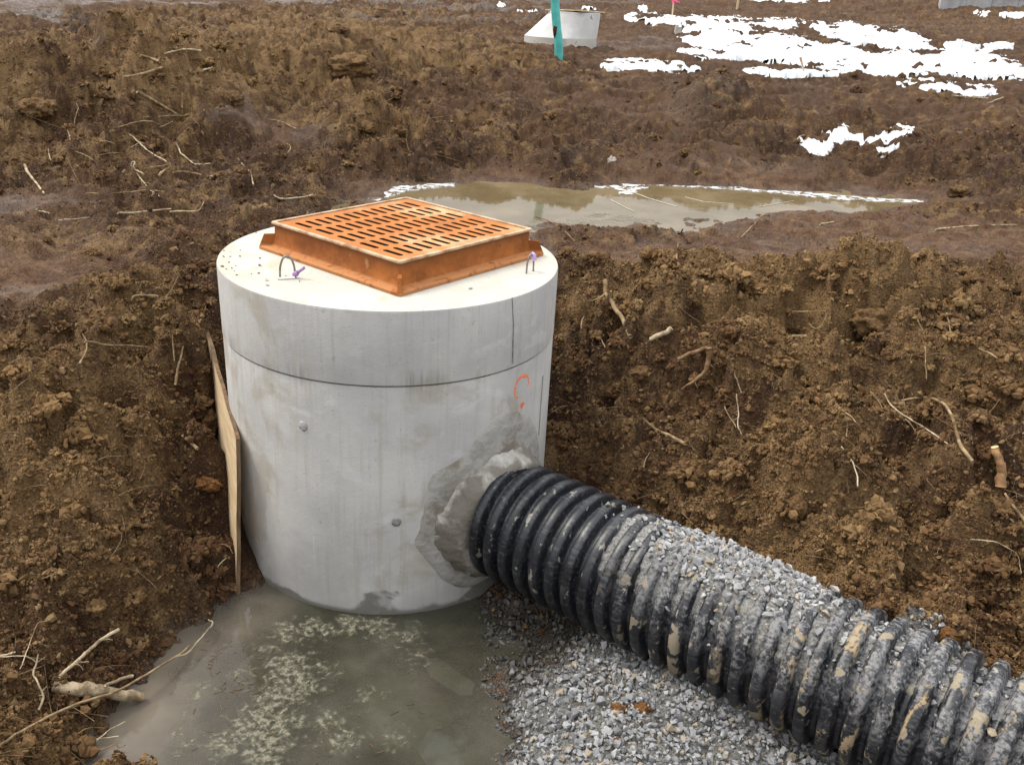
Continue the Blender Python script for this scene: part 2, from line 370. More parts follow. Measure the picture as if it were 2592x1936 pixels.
# ------------------------------------------------------------------ materials
class NT:
    def __init__(s, name):
        s.m = bpy.data.materials.new(name); s.m.use_nodes = True
        s.t = s.m.node_tree; s.n = s.t.nodes; s.l = s.t.links
        s.b = s.n['Principled BSDF']; s.out = s.n['Material Output']
        s.tc = s.n.new('ShaderNodeTexCoord')
    def inp(s, sock, v):
        if isinstance(v, bpy.types.NodeSocket): s.l.new(v, sock)
        elif v is not None: sock.default_value = v
    def col(s, c): return (c[0], c[1], c[2], 1.0)
    def pos(s, sc=(1, 1, 1), kind='Object'):
        m = s.n.new('ShaderNodeMapping'); s.l.new(s.tc.outputs[kind], m.inputs[0]); m.inputs['Scale'].default_value = sc
        return m.outputs[0]
    def noise(s, sc=5, det=4, vec=None, rough=.55, dist=0):
        q = s.n.new('ShaderNodeTexNoise'); q.inputs['Scale'].default_value = sc; q.inputs['Detail'].default_value = det
        q.inputs['Roughness'].default_value = rough; q.inputs['Distortion'].default_value = dist
        s.l.new(vec if vec else s.tc.outputs['Object'], q.inputs['Vector']); return q.outputs['Fac']
    def vor(s, sc=5, feat='F1', vec=None, out='Distance'):
        q = s.n.new('ShaderNodeTexVoronoi'); q.feature = feat; q.inputs['Scale'].default_value = sc
        s.l.new(vec if vec else s.tc.outputs['Object'], q.inputs['Vector']); return q.outputs[out]
    def ramp(s, fac, a, b, lo=0.0, hi=1.0):
        q = s.n.new('ShaderNodeMapRange'); q.interpolation_type = 'SMOOTHSTEP'
        s.l.new(fac, q.inputs['Value']); q.inputs['From Min'].default_value = a; q.inputs['From Max'].default_value = b
        q.inputs['To Min'].default_value = lo; q.inputs['To Max'].default_value = hi; return q.outputs[0]
    def math(s, op, a, b=0.0, c=None):
        q = s.n.new('ShaderNodeMath'); q.operation = op; s.inp(q.inputs[0], a); s.inp(q.inputs[1], b)
        if c is not None: s.inp(q.inputs[2], c)
        return q.outputs[0]
    def mix(s, f, a, b, mode='MIX'):
        q = s.n.new('ShaderNodeMix'); q.data_type = 'RGBA'; q.blend_type = mode; q.clamp_factor = True
        s.inp(q.inputs[0], f)
        s.inp(q.inputs[6], s.col(a) if isinstance(a, tuple) else a); s.inp(q.inputs[7], s.col(b) if isinstance(b, tuple) else b)
        return q.outputs[2]
    def attr(s, name):
        q = s.n.new('ShaderNodeAttribute'); q.attribute_name = name; return q.outputs['Fac']
    def sepxyz(s, kind='Object'):
        q = s.n.new('ShaderNodeSeparateXYZ'); s.l.new(s.tc.outputs[kind], q.inputs[0]); return q.outputs
    def bump(s, h, strength=.3, dist=.01, prev=None):
        q = s.n.new('ShaderNodeBump'); q.inputs['Strength'].default_value = strength; q.inputs['Distance'].default_value = dist
        s.l.new(h, q.inputs['Height'])
        if prev: s.l.new(prev, q.inputs['Normal'])
        return q.outputs[0]
    def fin(s, base, rough=.8, normal=None, spec=None, metal=None):
        s.inp(s.b.inputs['Base Color'], s.col(base) if isinstance(base, tuple) else base)
        s.inp(s.b.inputs['Roughness'], rough)
        if normal: s.l.new(normal, s.b.inputs['Normal'])
        if spec is not None: s.inp(s.b.inputs['Specular IOR Level'], spec)
        if metal is not None: s.inp(s.b.inputs['Metallic'], metal)
        return s.m

def mat_soil():
    t = NT('soil'); dry, ro = t.attr('dry'), t.attr('rough')
    n1 = t.noise(1.3, 5); n2 = t.noise(9, 5); n3 = t.noise(60, 4, rough=.7); n4 = t.noise(260, 3)
    moist = t.mix(t.ramp(n1, .3, .7), (.040, .0185, .0085), (.078, .037, .0155))
    tan = t.mix(t.ramp(n2, .35, .65), (.150, .082, .030), (.235, .142, .060))
    f = t.math('ADD', t.math('MULTIPLY', dry, 1.05), t.math('ADD', t.math('MULTIPLY', t.ramp(n2, .3, .7), .55), t.math('MULTIPLY', t.ramp(n3, .3, .7), .45)))
    c = t.mix(t.ramp(f, .50, 1.45), moist, tan)
    rust = t.ramp(t.noise(3.3, 3), .60, .75)
    c = t.mix(t.math('MULTIPLY', rust, .35), c, (.115, .048, .016))
    grey = t.ramp(t.noise(2.1, 3, dist=.5), .66, .74)
    c = t.mix(t.math('MULTIPLY', grey, .35), c, (.075, .065, .048))
    # wet pressed silt of the tracks
    sm = t.math('SUBTRACT', 1.0, t.ramp(t.math('ADD', ro, t.math('MULTIPLY', t.math('SUBTRACT', n2, .5), .5)), .18, .52))
    c = t.mix(t.math('MULTIPLY', sm, .75), c, t.mix(t.ramp(n2, .3, .7), (.100, .054, .031), (.200, .122, .074)))
    c = t.mix(t.ramp(n4, .35, .7, 0, .4), c, (.022, .012, .007), 'MIX')
    c = t.mix(t.ramp(t.noise(34, 5, rough=.75), .50, .66, 0, .5), c, (.026, .013, .007))
    c = t.mix(t.math('MULTIPLY', t.ramp(t.noise(21, 6, rough=.8), .54, .68), t.math('SUBTRACT', .75, sm)), c, (.21, .135, .062))
    rg = t.math('SUBTRACT', .92, t.math('MULTIPLY', sm, t.ramp(t.noise(4, 4), .35, .65, .15, .42)))
    wet = t.attr('wet')
    gt = t.attr('grit'); wz = t.attr('wet'); c = t.mix(t.math('MULTIPLY', gt, t.math('SUBTRACT', 1.0, t.math('MULTIPLY', wz, .9))), t.mix(gt, c, (.024, .020, .013)), t.mix(t.ramp(n3, .3, .7), (.10, .10, .095), (.21, .21, .20)))
    wet = t.math('MULTIPLY', wet, t.ramp(t.noise(5, 6, t.pos((.6, 1.6, 1)), .7), .36, .52))
    rg = t.math('MULTIPLY', rg, t.math('SUBTRACT', 1.0, t.math('MULTIPLY', wet, .70)))
    c = t.mix(t.math('MULTIPLY', wet, .45), c, (.055, .034, .020))
    v1 = t.vor(75); v2 = t.vor(170)
    b = t.bump(t.math('MULTIPLY', v1, -1.0), .9, .010); b = t.bump(t.math('MULTIPLY', v2, -1.0), .8, .005, b); b = t.bump(n3, .7, .012, b); b = t.bump(n4, .6, .004, b)
    cl = t.ramp(t.vor(75, out='Color') if False else t.noise(75, 2), .5, .7, 0, .5)
    c = t.mix(t.math('MULTIPLY', cl, t.ramp(dry, .2, .8)), c, (.24, .165, .085))
    return t.fin(c, rg, b, t.math('ADD', t.math('SUBTRACT', .30, t.math('MULTIPLY', sm, .20)), t.math('MULTIPLY', wet, .35)))
def mat_crumb():
    t = NT('soil_crumbs'); tint = t.attr('tint'); dry = t.attr('dry')
    n2 = t.noise(40, 4)
    c = t.mix(dry, (.068, .031, .0125), (.205, .122, .050))
    c = t.mix(t.ramp(tint, .4, 1.0, 0, .6), c, (.27, .185, .088))
    c = t.mix(t.ramp(tint, .35, .0, 0, .6), c, (.042, .020, .009))
    c = t.mix(t.ramp(n2, .45, .75, 0, .4), c, (.06, .033, .014))
    return t.fin(c, .93, t.bump(t.noise(120, 4), .6, .005), .25)
def mat_concrete(warm=False, top=False):
    t = NT('concrete')
    x, y, z = t.sepxyz()
    th = t.math('ARCTAN2', y, x)
    cb = t.n.new('ShaderNodeCombineXYZ'); t.l.new(t.math('MULTIPLY', th, 3.2), cb.inputs[0]); t.l.new(t.math('MULTIPLY', z, .22), cb.inputs[1])
    st = t.noise(7, 5, cb.outputs[0], .6)                    # long vertical streaks
    cb2 = t.n.new('ShaderNodeCombineXYZ'); t.l.new(t.math('MULTIPLY', th, 14), cb2.inputs[0]); t.l.new(t.math('MULTIPLY', z, .5), cb2.inputs[1])
    st2 = t.noise(4, 4, cb2.outputs[0], .6)
    big = t.noise(2.4, 5, rough=.6); mid = t.noise(11, 5); fine = t.noise(170, 3)
    c = t.mix(t.ramp(big, .3, .7), (.38, .376, .366), (.50, .49, .468))
    c = t.mix(t.ramp(st, .50, .70, 0, .42), c, (.33, .295, .235))
    c = t.mix(t.ramp(st2, .55, .75, 0, .30), c, (.27, .27, .265))
    c = t.mix(t.ramp(st2, .40, .25, 0, .35), c, (.55, .55, .56))
    c = t.mix(t.ramp(mid, .62, .75, 0, .35), c, (.31, .27, .20))
    spots = t.ramp(t.noise(5.5, 2, dist=.4), .735, .77)
    c = t.mix(t.math('MULTIPLY', spots, .6), c, (.30, .19, .09))
    pores = t.ramp(t.vor(55), .13, .08)
    pm = t.math('MULTIPLY', pores, t.ramp(mid, .45, .55))
    c = t.mix(t.math('MULTIPLY', pm, .55), c, (.16, .155, .15))
    # damp soaked foot of the wall
    wl_ = t.math('ADD', .018, t.math('MULTIPLY', t.ramp(t.noise(2.2, 5, rough=.5), .42, .72), .16))
    w = t.ramp(t.math('SUBTRACT', z, wl_), .012, -.012)
    c = t.mix(t.math('MULTIPLY', w, .75), c, (.085, .082, .068))
    # dirt at the horizontal joint
    jd = t.math('ABSOLUTE', t.math('SUBTRACT', z, 1.075))
    cb3 = t.n.new('ShaderNodeCombineXYZ'); t.l.new(t.math('MULTIPLY', th, 1.0), cb3.inputs[0])
    jn = t.ramp(t.noise(1.9, 3, cb3.outputs[0], .6), .50, .62)
    j = t.math('MULTIPLY', t.math('MULTIPLY', t.ramp(jd, .075, .0), t.ramp(st2, .35, .65)), jn)
    c = t.mix(t.math('MULTIPLY', j, .6), c, (.16, .16, .14))
    blot = t.ramp(t.noise(3.1, 4, t.pos((1, 1, .8)), .6, .7), .54, .66)
    c = t.mix(t.math('MULTIPLY', blot, .55), c, (.30, .265, .205))
    pale = t.ramp(t.noise(4.3, 4, t.pos((1, 1, 1.6)), .6, .4), .58, .68)
    c = t.mix(t.math('MULTIPLY', pale, .4), c, (.56, .56, .565))
    if top:
        nzr = t.n.new('ShaderNodeNewGeometry'); sx = t.n.new('ShaderNodeSeparateXYZ'); t.l.new(nzr.outputs['True Normal'], sx.inputs[0])
        up = t.ramp(sx.outputs[2], .6, .9)
        tcx = t.mix(t.ramp(t.noise(3.2, 5), .35, .65), (.44, .42, .365), (.50, .485, .435))
        tcx = t.mix(t.ramp(t.noise(8, 4), .60, .72, 0, .45), tcx, (.44, .33, .20))
        tcx = t.mix(t.ramp(t.noise(60, 3), .6, .75, 0, .35), tcx, (.38, .33, .26))
        tcx = t.mix(t.ramp(t.noise(90, 2), .66, .72, 0, .6), tcx, (.20, .15, .10)); tcx = t.mix(t.ramp(t.noise(2.1, 4, dist=.8), .58, .68, 0, .35), tcx, (.42, .27, .13))
        c = t.mix(up, c, tcx)
    drip = t.ramp(st2, .70, .78)
    c = t.mix(t.math('MULTIPLY', drip, .5), c, (.60, .60, .60))
    sp2 = t.ramp(t.noise(38, 3), .66, .72); c = t.mix(t.math('MULTIPLY', sp2, .35), c, (.22, .20, .17))
    b = t.bump(fine, .4, .003); b = t.bump(mid, .35, .008, b); b = t.bump(pm, -.6, .004, b)
    rg = t.math('SUBTRACT', .86, t.math('MULTIPLY', w, .45))
    return t.fin(c, rg, b, .35)
def mat_mortar(light=False):
    t = NT('mortar')
    n = t.noise(14, 5, rough=.65); m = t.noise(45, 4)
    a, bb = ((.32, .31, .28), (.47, .455, .42)) if light else ((.25, .238, .21), (.38, .365, .335))
    c = t.mix(t.ramp(n, .3, .7), a, bb)
    c = t.mix(t.ramp(m, .6, .75, 0, .5), c, (.16, .14, .11))
    lo = t.noise(5.5, 4, rough=.6)
    if light: c = t.mix(t.ramp(lo, .36, .50), c, (.17, .155, .13))
    else: c = t.mix(t.ramp(lo, .45, .60, 0, .8), c, (.38, .37, .35)); c = t.mix(t.ramp(lo, .46, .34, 0, .75), c, (.16, .13, .095))
    b = t.bump(n, .6, .02); b = t.bump(m, .5, .006, b)
    return t.fin(c, .9, b, .3)
def mat_rust(light=0.0):
    t = NT('rusted_iron')
    n = t.noise(7, 6, rough=.65); m = t.noise(32, 5); f = t.noise(220, 3)
    c = t.mix(t.ramp(n, .3, .7), (.17, .052, .013), (.34, .115, .026))
    c = t.mix(t.ramp(m, .55, .75, 0, .6), c, (.115, .050, .022))
    if light > 0:
        c = t.mix(t.ramp(n, .25, .6, .5, 1), c, (.42, .155, .042))
        p = t.noise(2.6, 4, t.pos((1, 1, 1)), .6)
        c = t.mix(t.ramp(p, .52, .70, 0, .8), c, (.58, .40, .23))
        c = t.mix(t.ramp(m, .56, .72, 0, .6), c, (.40, .155, .05))
    else:
        c = t.mix(t.ramp(t.noise(19, 3), .68, .76, 0, .5), c, (.42, .25, .12))
        zf = t.sepxyz()[2]; c = t.mix(t.math('MULTIPLY', t.ramp(zf, .030, .019, 0, .75), t.ramp(m, .30, .50)), c, (.46, .21, .085))
        c = t.mix(t.math('MULTIPLY', t.ramp(zf, .06, .115, 0, .5), t.ramp(n, .35, .6)), c, (.10, .050, .026))
    b = t.bump(f, .5, .002); b = t.bump(m, .4, .004, b)
    return t.fin(c, .86, b, .25)
def mat_pale_edge():
    t = NT('scuffed_iron_edge'); m = t.noise(60, 4)
    return t.fin(t.mix(t.ramp(t.noise(9, 5, rough=.7), .3, .6), (.24, .105, .040), (.50, .37, .24)), .8, t.bump(m, .15, .002))
def mat_pipe():
    t = NT('black_corrugated_plastic')
    x, y, z = t.sepxyz()      # x runs along the pipe, z up
    ge = t.n.new('ShaderNodeNewGeometry'); sx = t.n.new('ShaderNodeSeparateXYZ'); t.l.new(ge.outputs['True Normal'], sx.inputs[0])
    up = sx.outputs[2]
    n = t.noise(9, 5, rough=.65); f = t.noise(70, 5, rough=.7); sc = t.noise(14, 4, t.pos((1, 6, 6)), .7)
    c = t.mix(t.ramp(n, .3, .7), (.006, .007, .010), (.016, .018, .024))
    reach = t.math('MULTIPLY', t.ramp(x, .40, .80), t.ramp(z, -.06, .19))
    dust = t.math('MULTIPLY', t.ramp(t.math('ADD', t.math('MULTIPLY', n, .6), t.math('MULTIPLY', f, .5)), .50, .62), reach)
    c = t.mix(t.math('MULTIPLY', dust, .80), c, t.mix(t.ramp(f, .35, .65), (.09, .092, .10), (.27, .265, .26)))
    scr = t.math('MULTIPLY', t.ramp(sc, .50, .68), .30)
    c = t.mix(scr, c, (.18, .18, .18))
    spl = t.math('MULTIPLY', t.ramp(t.noise(24, 4, t.pos((1, .6, .6)), .65), .63, .68), .7)
    c = t.mix(spl, c, (.34, .32, .27))
    mud = t.ramp(t.math('ADD', t.noise(6.5, 6, t.pos((1.3, .62, .62)), .62, .5), t.math('MULTIPLY', t.math('SUBTRACT', f, .5), .22)), .575, .625)
    mud = t.math('MULTIPLY', mud, t.ramp(x, .75, 1.5, .0, 1.0))
    crest = t.ramp(t.attr('crest'), .35, .7)
    mud = t.math('MULTIPLY', mud, crest)
    c = t.mix(mud, c, t.mix(f, (.24, .175, .095), (.36, .28, .17)))
    mud2 = t.math('MULTIPLY', t.math('MULTIPLY', t.ramp(t.noise(11, 3), .60, .62), t.ramp(x, .45, .8)), crest)
    c = t.mix(t.math('MULTIPLY', mud2, .75), c, (.30, .25, .17))
    allm = t.math('MAXIMUM', t.math('MAXIMUM', mud, dust), mud2)
    rg = t.math('ADD', .36, t.math('MULTIPLY', allm, .5))
    b = t.bump(f, .3, .003); b = t.bump(mud, .5, .004, b)
    return t.fin(c, rg, b, .5)
def mat_stone(wet=False):
    t = NT('crushed_stone'); ti = t.attr('tint'); ti2 = t.attr('tint2'); n = t.noise(80, 4)
    c = t.mix(ti, (.13, .135, .145), (.41, .41, .41))
    c = t.mix(t.ramp(ti2, .86, .93, 0, .8), c, (.36, .285, .185))
    c = t.mix(t.ramp(n, .4, .75, 0, .4), c, (.12, .12, .12))
    w = t.attr('wet'); c = t.mix(t.math('MULTIPLY', w, .86), c, (.038, .034, .027))
    return t.fin(c, t.math('SUBTRACT', .85, t.math('MULTIPLY', w, .45)), t.bump(n, .3, .002), .35)
def mat_snow():
    t = NT('snow'); n = t.noise(5, 5)
    t.b.inputs['Subsurface Weight'].default_value = 0.0
    return t.fin(t.mix(n, (.50, .53, .56), (.66, .675, .68)), .6, t.bump(t.noise(14, 5), .5, .03), .3)
def mat_wood(a=(.30, .215, .125), b=(.50, .40, .26), sc=30):
    t = NT('weathered_wood'); n = t.noise(sc, 5, t.pos((1, 1, .12)), .6); m = t.noise(6, 4)
    c = t.mix(t.ramp(n, .3, .7), a, b); c = t.mix(t.ramp(m, .58, .75, 0, .5), c, (a[0] * .45, a[1] * .42, a[2] * .4))
    return t.fin(c, .85, t.bump(n, .5, .003), .25)
def mat_root(a, b):
    t = NT('root_bark'); n = t.noise(24, 5); m = t.noise(90, 4)
    c = t.mix(t.ramp(n, .35, .65), a, b); c = t.mix(t.ramp(m, .55, .72, 0, .6), c, (.06, .035, .018)); c = t.mix(t.ramp(t.noise(7, 3), .52, .62, 0, .6), c, (.10, .058, .024))
    return t.fin(c, .9, t.bump(m, .6, .004), .2)
def mat_ply():
    t = NT('plywood'); 
    n = t.noise(9, 6, t.pos((.55, .55, 3.2)), .62, .6); m = t.noise(3, 4); f = t.noise(70, 3, t.pos((.4, .4, 3)))
    c = t.mix(t.ramp(n, .3, .7), (.54, .39, .22), (.70, .55, .36))
    c = t.mix(t.ramp(m, .58, .75, 0, .35), c, (.30, .20, .11)); c = t.mix(t.ramp(f, .62, .75, 0, .5), c, (.12, .07, .04))
    c = t.mix(t.ramp(t.sepxyz()[2], .16, .0, 0, .6), c, (.16, .10, .055))
    return t.fin(c, .8, t.bump(n, .4, .004), .25)
def mat_flat(name, c, rough=.6, var=.25, sc=20, spec=.4, metal=None):
    t = NT(name); n = t.noise(sc, 4)
    return t.fin(t.mix(t.ramp(n, .3, .7), tuple(v * (1 - var) for v in c), c), rough, t.bump(n, .2, .003), spec, metal)
def mat_water(name, murk_a, murk_b, murk_f, tintc, wave=.06, rough=.02, film=1.0):
    t = NT(name); n, l = t.n, t.l
    n.remove(t.b)
    nn = t.noise(2.2, 5, rough=.6)
    wv = t.math('ADD', t.noise(9, 3), t.math('MULTIPLY', t.noise(3.0, 3), 1.5))
    bp = t.bump(wv, wave, .02)
    gl = n.new('ShaderNodeBsdfGlossy'); gl.inputs['Roughness'].default_value = rough; l.new(bp, gl.inputs['Normal'])
    tr = n.new('ShaderNodeBsdfTransparent'); tr.inputs['Color'].default_value = t.col(tintc)
    df = n.new('ShaderNodeBsdfDiffuse'); mc = t.mix(t.ramp(nn, .35, .65), murk_a, murk_b)
    if wave > .04 and 'pit' in name: mc = t.mix(t.ramp(t.math('ADD', t.sepxyz()[0], t.math('MULTIPLY', nn, .5)), .05, -.45, 0, .85), mc, (.235, .200, .160))
    l.new(mc, df.inputs['Color'])
    m1 = n.new('ShaderNodeMixShader'); t.inp(m1.inputs[0], t.ramp(t.noise(1.6, 4), .38, .62, murk_f[0], murk_f[1]))
    l.new(tr.outputs[0], m1.inputs[1]); l.new(df.outputs[0], m1.inputs[2])
    fr = n.new('ShaderNodeFresnel'); fr.inputs['IOR'].default_value = 1.33; l.new(bp, fr.inputs['Normal'])
    m2 = n.new('ShaderNodeMixShader'); l.new(t.math('MULTIPLY', fr.outputs[0], film), m2.inputs[0])
    l.new(m1.outputs[0], m2.inputs[1]); l.new(gl.outputs[0], m2.inputs[2])
    l.new(m2.outputs[0], t.out.inputs['Surface'])
    return t.m
def mat_ice(name, c, alpha=(.0, .9), sc=12, edge=None):
    t = NT(name); n = t.noise(sc, 5, rough=.65, dist=.6)
    t.fin(c, .35, t.bump(n, .3, .004), .5)
    t.inp(t.b.inputs['Alpha'], t.ramp(n, .42, .60, alpha[0], alpha[1]))
    return t.m

MS = mat_soil(); MC = mat_crumb(); MCO = mat_concrete(); MCT = mat_concrete(top=True)
MM = mat_mortar(); MML = mat_mortar(True); MR = mat_rust(); MRG = mat_rust(1.0); MPE = mat_pale_edge()
MP = mat_pipe(); MST = mat_stone(); MSN = mat_snow(); MWD = mat_wood(); MPLY = mat_ply()
MDK = mat_flat('dark_inside', (.02, .018, .015), .9)
MSTEEL = mat_flat('grey_wire', (.28, .27, .26), .5, .4, 60, .5, .6)
MPUR = mat_flat('purple_plastic', (.33, .20, .42), .45, .1)
MWHT = mat_flat('white_plastic', (.75, .74, .70), .5, .1)
MTEAL = mat_flat('turquoise_plastic', (.10, .50, .46), .4, .25, 9)
MORG = mat_flat('orange_marking_paint', (.95, .22, .08), .7, .15, 60)
MPINK = mat_flat('pink_ribbon', (.85, .12, .25), .6, .15)
MRT = [mat_root((.17, .115, .06), (.34, .25, .145)), mat_root((.13, .075, .038), (.26, .165, .09)), mat_root((.27, .21, .13), (.50, .41, .28))]
MCUT = mat_flat('cut_wood', (.68, .50, .26), .7, .3, 60)
MWATER = mat_water('pit_water', (.078, .077, .054), (.135, .126, .098), (.35, .70), (.54, .53, .42), .05)
MPUD = mat_water('puddle_water', (.14, .105, .052), (.20, .155, .088), (.80, .97), (.6, .5, .35), .02, .05, .28)
MICE = mat_ice('white_ice', (.80, .82, .84), (.0, .95), 14)
MICE2 = mat_ice('grey_ice', (.30, .33, .34), (.35, .62), 9)
MSILT = mat_flat('pale_silt_weed', (.25, .24, .175), .9, .5, 50)
MSTRAW = mat_flat('straw', (.17, .105, .05), .8, .5, 5)

# ------------------------------------------------------------------ ground sheet
def polymask(px, py, poly):
    poly = np.array(poly, float); ins = np.zeros(np.shape(px), bool); n = len(poly)
    for i in range(n):
        x0, y0 = poly[i]; x1, y1 = poly[(i + 1) % n]
        if y0 == y1: continue
        c = ((y0 > py) != (y1 > py)) & (px < (x1 - x0) * (py - y0) / (y1 - y0) + x0)
        ins ^= c
    return ins
PXX, PYY, PD = to_px(np.stack([GX, GY, BZ], -1))
vis = (PD > 0.5)
dist = np.hypot(GX - CAM[0], GY - CAM[1])
WET = np.zeros_like(GZ)
WET = np.maximum(WET, sstep(.05, .0, GZ) * (dist < 5))
wn1 = fbm(GX * .35 + .2 * GY, GY * .5, 4, 71)
for (cx_, cy_, rx_, ry_, w_) in ((200, 6, 380, 13, 1.0), (40, 34, 120, 14, .9), (120, 57, 60, 5, .8), (600, 6, 420, 6, .9), (140, 98, 110, 8, .4), (500, 245, 90, 30, .3), (40, 632, 130, 18, .55),
                             (60, 447, 180, 16, .5), (1360, 110, 130, 20, .5), (1480, 235, 60, 40, .2), (1500, 370, 90, 30, .3), (680, 310, 60, 30, .3), (1800, 550, 400, 28, .12), (1700, 195, 160, 16, .3), (1190, 8, 200, 6, .5), (900, 50, 300, 5, .5), (1250, 330, 90, 22, .3), (1650, 360, 160, 22, .3), (1000, 24, 300, 4, .6), (1900, 60, 200, 5, .3)):
    e = 1 - ((PXX - cx_) / rx_) ** 2 - ((PYY - cy_) / ry_) ** 2
    WET = np.maximum(WET, np.where(vis, sstep(0.0, .7, e + .9 * wn1), 0) * w_)
pe = sstep(.06, .0, GZ - .93) * (np.abs(GY - 3.2) < 1.6) * (GX > -1.2) * (GX < 4.9)
WET = np.maximum(WET, pe * .6)
GPOLY = np.array([(.38, -.60), (.72, -.56), (1.1, -.82), (1.7, -1.15), (2.4, -1.65), (2.7, -2.2), (1.8, -2.7), (.75, -2.6), (.65, -1.75), (.60, -1.5), (.585, -1.26), (.62, -1.05), (.50, -.90), (.40, -.78)])
GRIT = np.where(dist < 5, polymask(GX + .04 * fbm(GX * 6, GY * 6, 3, 66), GY + .04 * fbm(GX * 6, GY * 6, 3, 67), GPOLY), 0).astype(float)
WET = np.maximum(WET, sstep(.50, .28, np.hypot(GX - .56, GY + .80)) * (GZ < .3) * (np.hypot(GX, GY) > .6))
GDRY = np.clip(GDR + .35 * fbm(GX * 1.9, GY * 1.9, 3, 61) + (I1 - .5) * .35 * (W1 > 0.15) + (I2 - .5) * .25, 0, 1.2)
idx = np.arange(na * nr).reshape(na, nr)
q0 = np.stack([idx[:-1, :-1], idx[:-1, 1:], idx[1:, 1:], idx[1:, :-1]], -1).reshape(-1, 4)
wrap = np.stack([idx[-1, :-1], idx[-1, 1:], idx[0, 1:], idx[0, :-1]], -1).reshape(-1, 4)
# push soil lumps a little sideways so they overhang
gx_ = np.gradient(GZ - BZ, axis=0) ; gr_ = np.gradient(GZ - BZ, axis=1)
V = np.stack([GX, GY, GZ], -1).reshape(-1, 3)
cen = np.array([[CAM[0], CAM[1], 0.9]])
fan = np.stack([np.full(na, na * nr), idx[:, 0], np.roll(idx[:, 0], -1)], -1)
ground = npmesh('ground', np.concatenate([V, cen]), [q0[:, ::-1], wrap[:, ::-1], fan[:, ::-1]], MS, smooth=True,
                attrs={'dry': np.append(GDRY.ravel(), .3), 'rough': np.append(np.clip(GRO, 0, 1).ravel(), .6), 'wet': np.append(WET.ravel(), 0), 'grit': np.append(GRIT.ravel(), 0)})
tag(ground, kind='structure')

# ------------------------------------------------------------------ water sheets
def sheet(name, poly, z, mat):
    bm = bmesh.new(); vs = [bm.verts.new((x, y, z)) for x, y in poly]; f = bm.faces.new(vs)
    if f.normal.z < 0: f.normal_flip()
    bmesh.ops.triangulate(bm, faces=bm.faces)
    me = bpy.data.meshes.new(name); bm.to_mesh(me); bm.free(); me.materials.append(mat)
    o = bpy.data.objects.new(name, me); COL.objects.link(o); return tag(o, kind='structure')
sheet('pit_water', [(-1.35, -2.6), (.95, -2.9), (1.0, -.4), (.9, .2), (-.9, .2), (-1.15, -.9)], 0.0, MWATER)
pp = at_z(np.array([740, 800, 900, 1100, 1400, 1700, 1900, 2040, 2060, 1950, 1800, 1650, 1450, 1250, 1100, 850, 700]),
          np.array([420, 400, 390, 384, 386, 398, 418, 430, 440, 458, 478, 492, 504, 512, 520, 520, 470]), .93)
sheet('puddle_water', [(p[0], p[1]) for p in pp], .93, MPUD)

# ------------------------------------------------------------------ rock and crumb scattering
def hull_template(seed, n=11, flat=.75):
    r = random.Random(seed); bm = bmesh.new()
    for _ in range(n):
        v = Vector((r.gauss(0, 1), r.gauss(0, 1), r.gauss(0, 1))).normalized() * r.uniform(.8, 1.0)
        bm.verts.new((v.x, v.y * r.uniform(.7, 1), v.z * flat))
    res = bmesh.ops.convex_hull(bm, input=bm.verts)
    bmesh.ops.delete(bm, geom=[e for e in bm.verts if not e.link_faces], context='VERTS')
    bmesh.ops.triangulate(bm, faces=bm.faces); bm.verts.index_update()
    Vv = np.array([v.co[:] for v in bm.verts]); Ff = np.array([[v.index for v in f.verts] for f in bm.faces]); bm.free()
    return Vv, Ff
from mathutils import noise as mnoise
def lump_template(seed, sub=1, amp=.35, fr=1.3):
    bm = bmesh.new(); bmesh.ops.create_icosphere(bm, subdivisions=max(sub, 1), radius=1)
    for v in bm.verts:
        v.co *= 1 + amp * mnoise.noise(v.co * fr + Vector((seed * 7.1, seed * 3.3, seed))) + amp * .5 * mnoise.noise(v.co * fr * 2.7 + Vector((seed * 1.7, 5, seed)))
    bm.verts.index_update()
    Vv = np.array([v.co[:] for v in bm.verts]); Ff = np.array([[v.index for v in f.verts] for f in bm.faces]); bm.free()
    return Vv, Ff
def rand_rot(n):
    q = rng.normal(size=(n, 4)); q /= np.linalg.norm(q, axis=1)[:, None]; w, x, y, z = q.T
    return np.stack([1 - 2 * (y * y + z * z), 2 * (x * y - z * w), 2 * (x * z + y * w), 2 * (x * y + z * w), 1 - 2 * (x * x + z * z), 2 * (y * z - x * w),
                     2 * (x * z - y * w), 2 * (y * z + x * w), 1 - 2 * (x * x + y * y)], -1).reshape(n, 3, 3)
def scatter(name, pts, size, temps, mat, attrs=None, smooth=False, squash=(1, 1, 1), parent=None, stretch=.3):
    n = len(pts); which = rng.integers(0, len(temps), n); VV, FF, AA = [], [], {k: [] for k in (attrs or {})}
    off = 0; R3 = rand_rot(n); sc = size[:, None] * (1 + stretch * rng.uniform(-1, 1, (n, 3)))
    for t, (tv, tf) in enumerate(temps):
        m = np.nonzero(which == t)[0]
        if not len(m): continue
        v = np.einsum('nij,nvj->nvi', R3[m], tv[None] * sc[m][:, None, :]) * np.array(squash) + pts[m][:, None, :]
        VV.append(v.reshape(-1, 3)); f = tf[None] + (np.arange(len(m)) * len(tv))[:, None, None] + off
        FF.append(f.reshape(-1, 3)); off += len(m) * len(tv)
        for k in AA: AA[k].append(np.repeat(attrs[k][m], len(tv)))
    return npmesh(name, np.concatenate(VV), [np.concatenate(FF)], mat, parent, smooth, {k: np.concatenate(v) for k, v in AA.items()})
HT = [hull_template(i) for i in range(10)]
L0 = [lump_template(i, 1, .95, 1.9) for i in range(10)]
LI = [lump_template(i + 50, 0, .9, 1.9) for i in range(10)]
L2 = [lump_template(i + 20, 4, .5, 1.5) for i in range(8)]

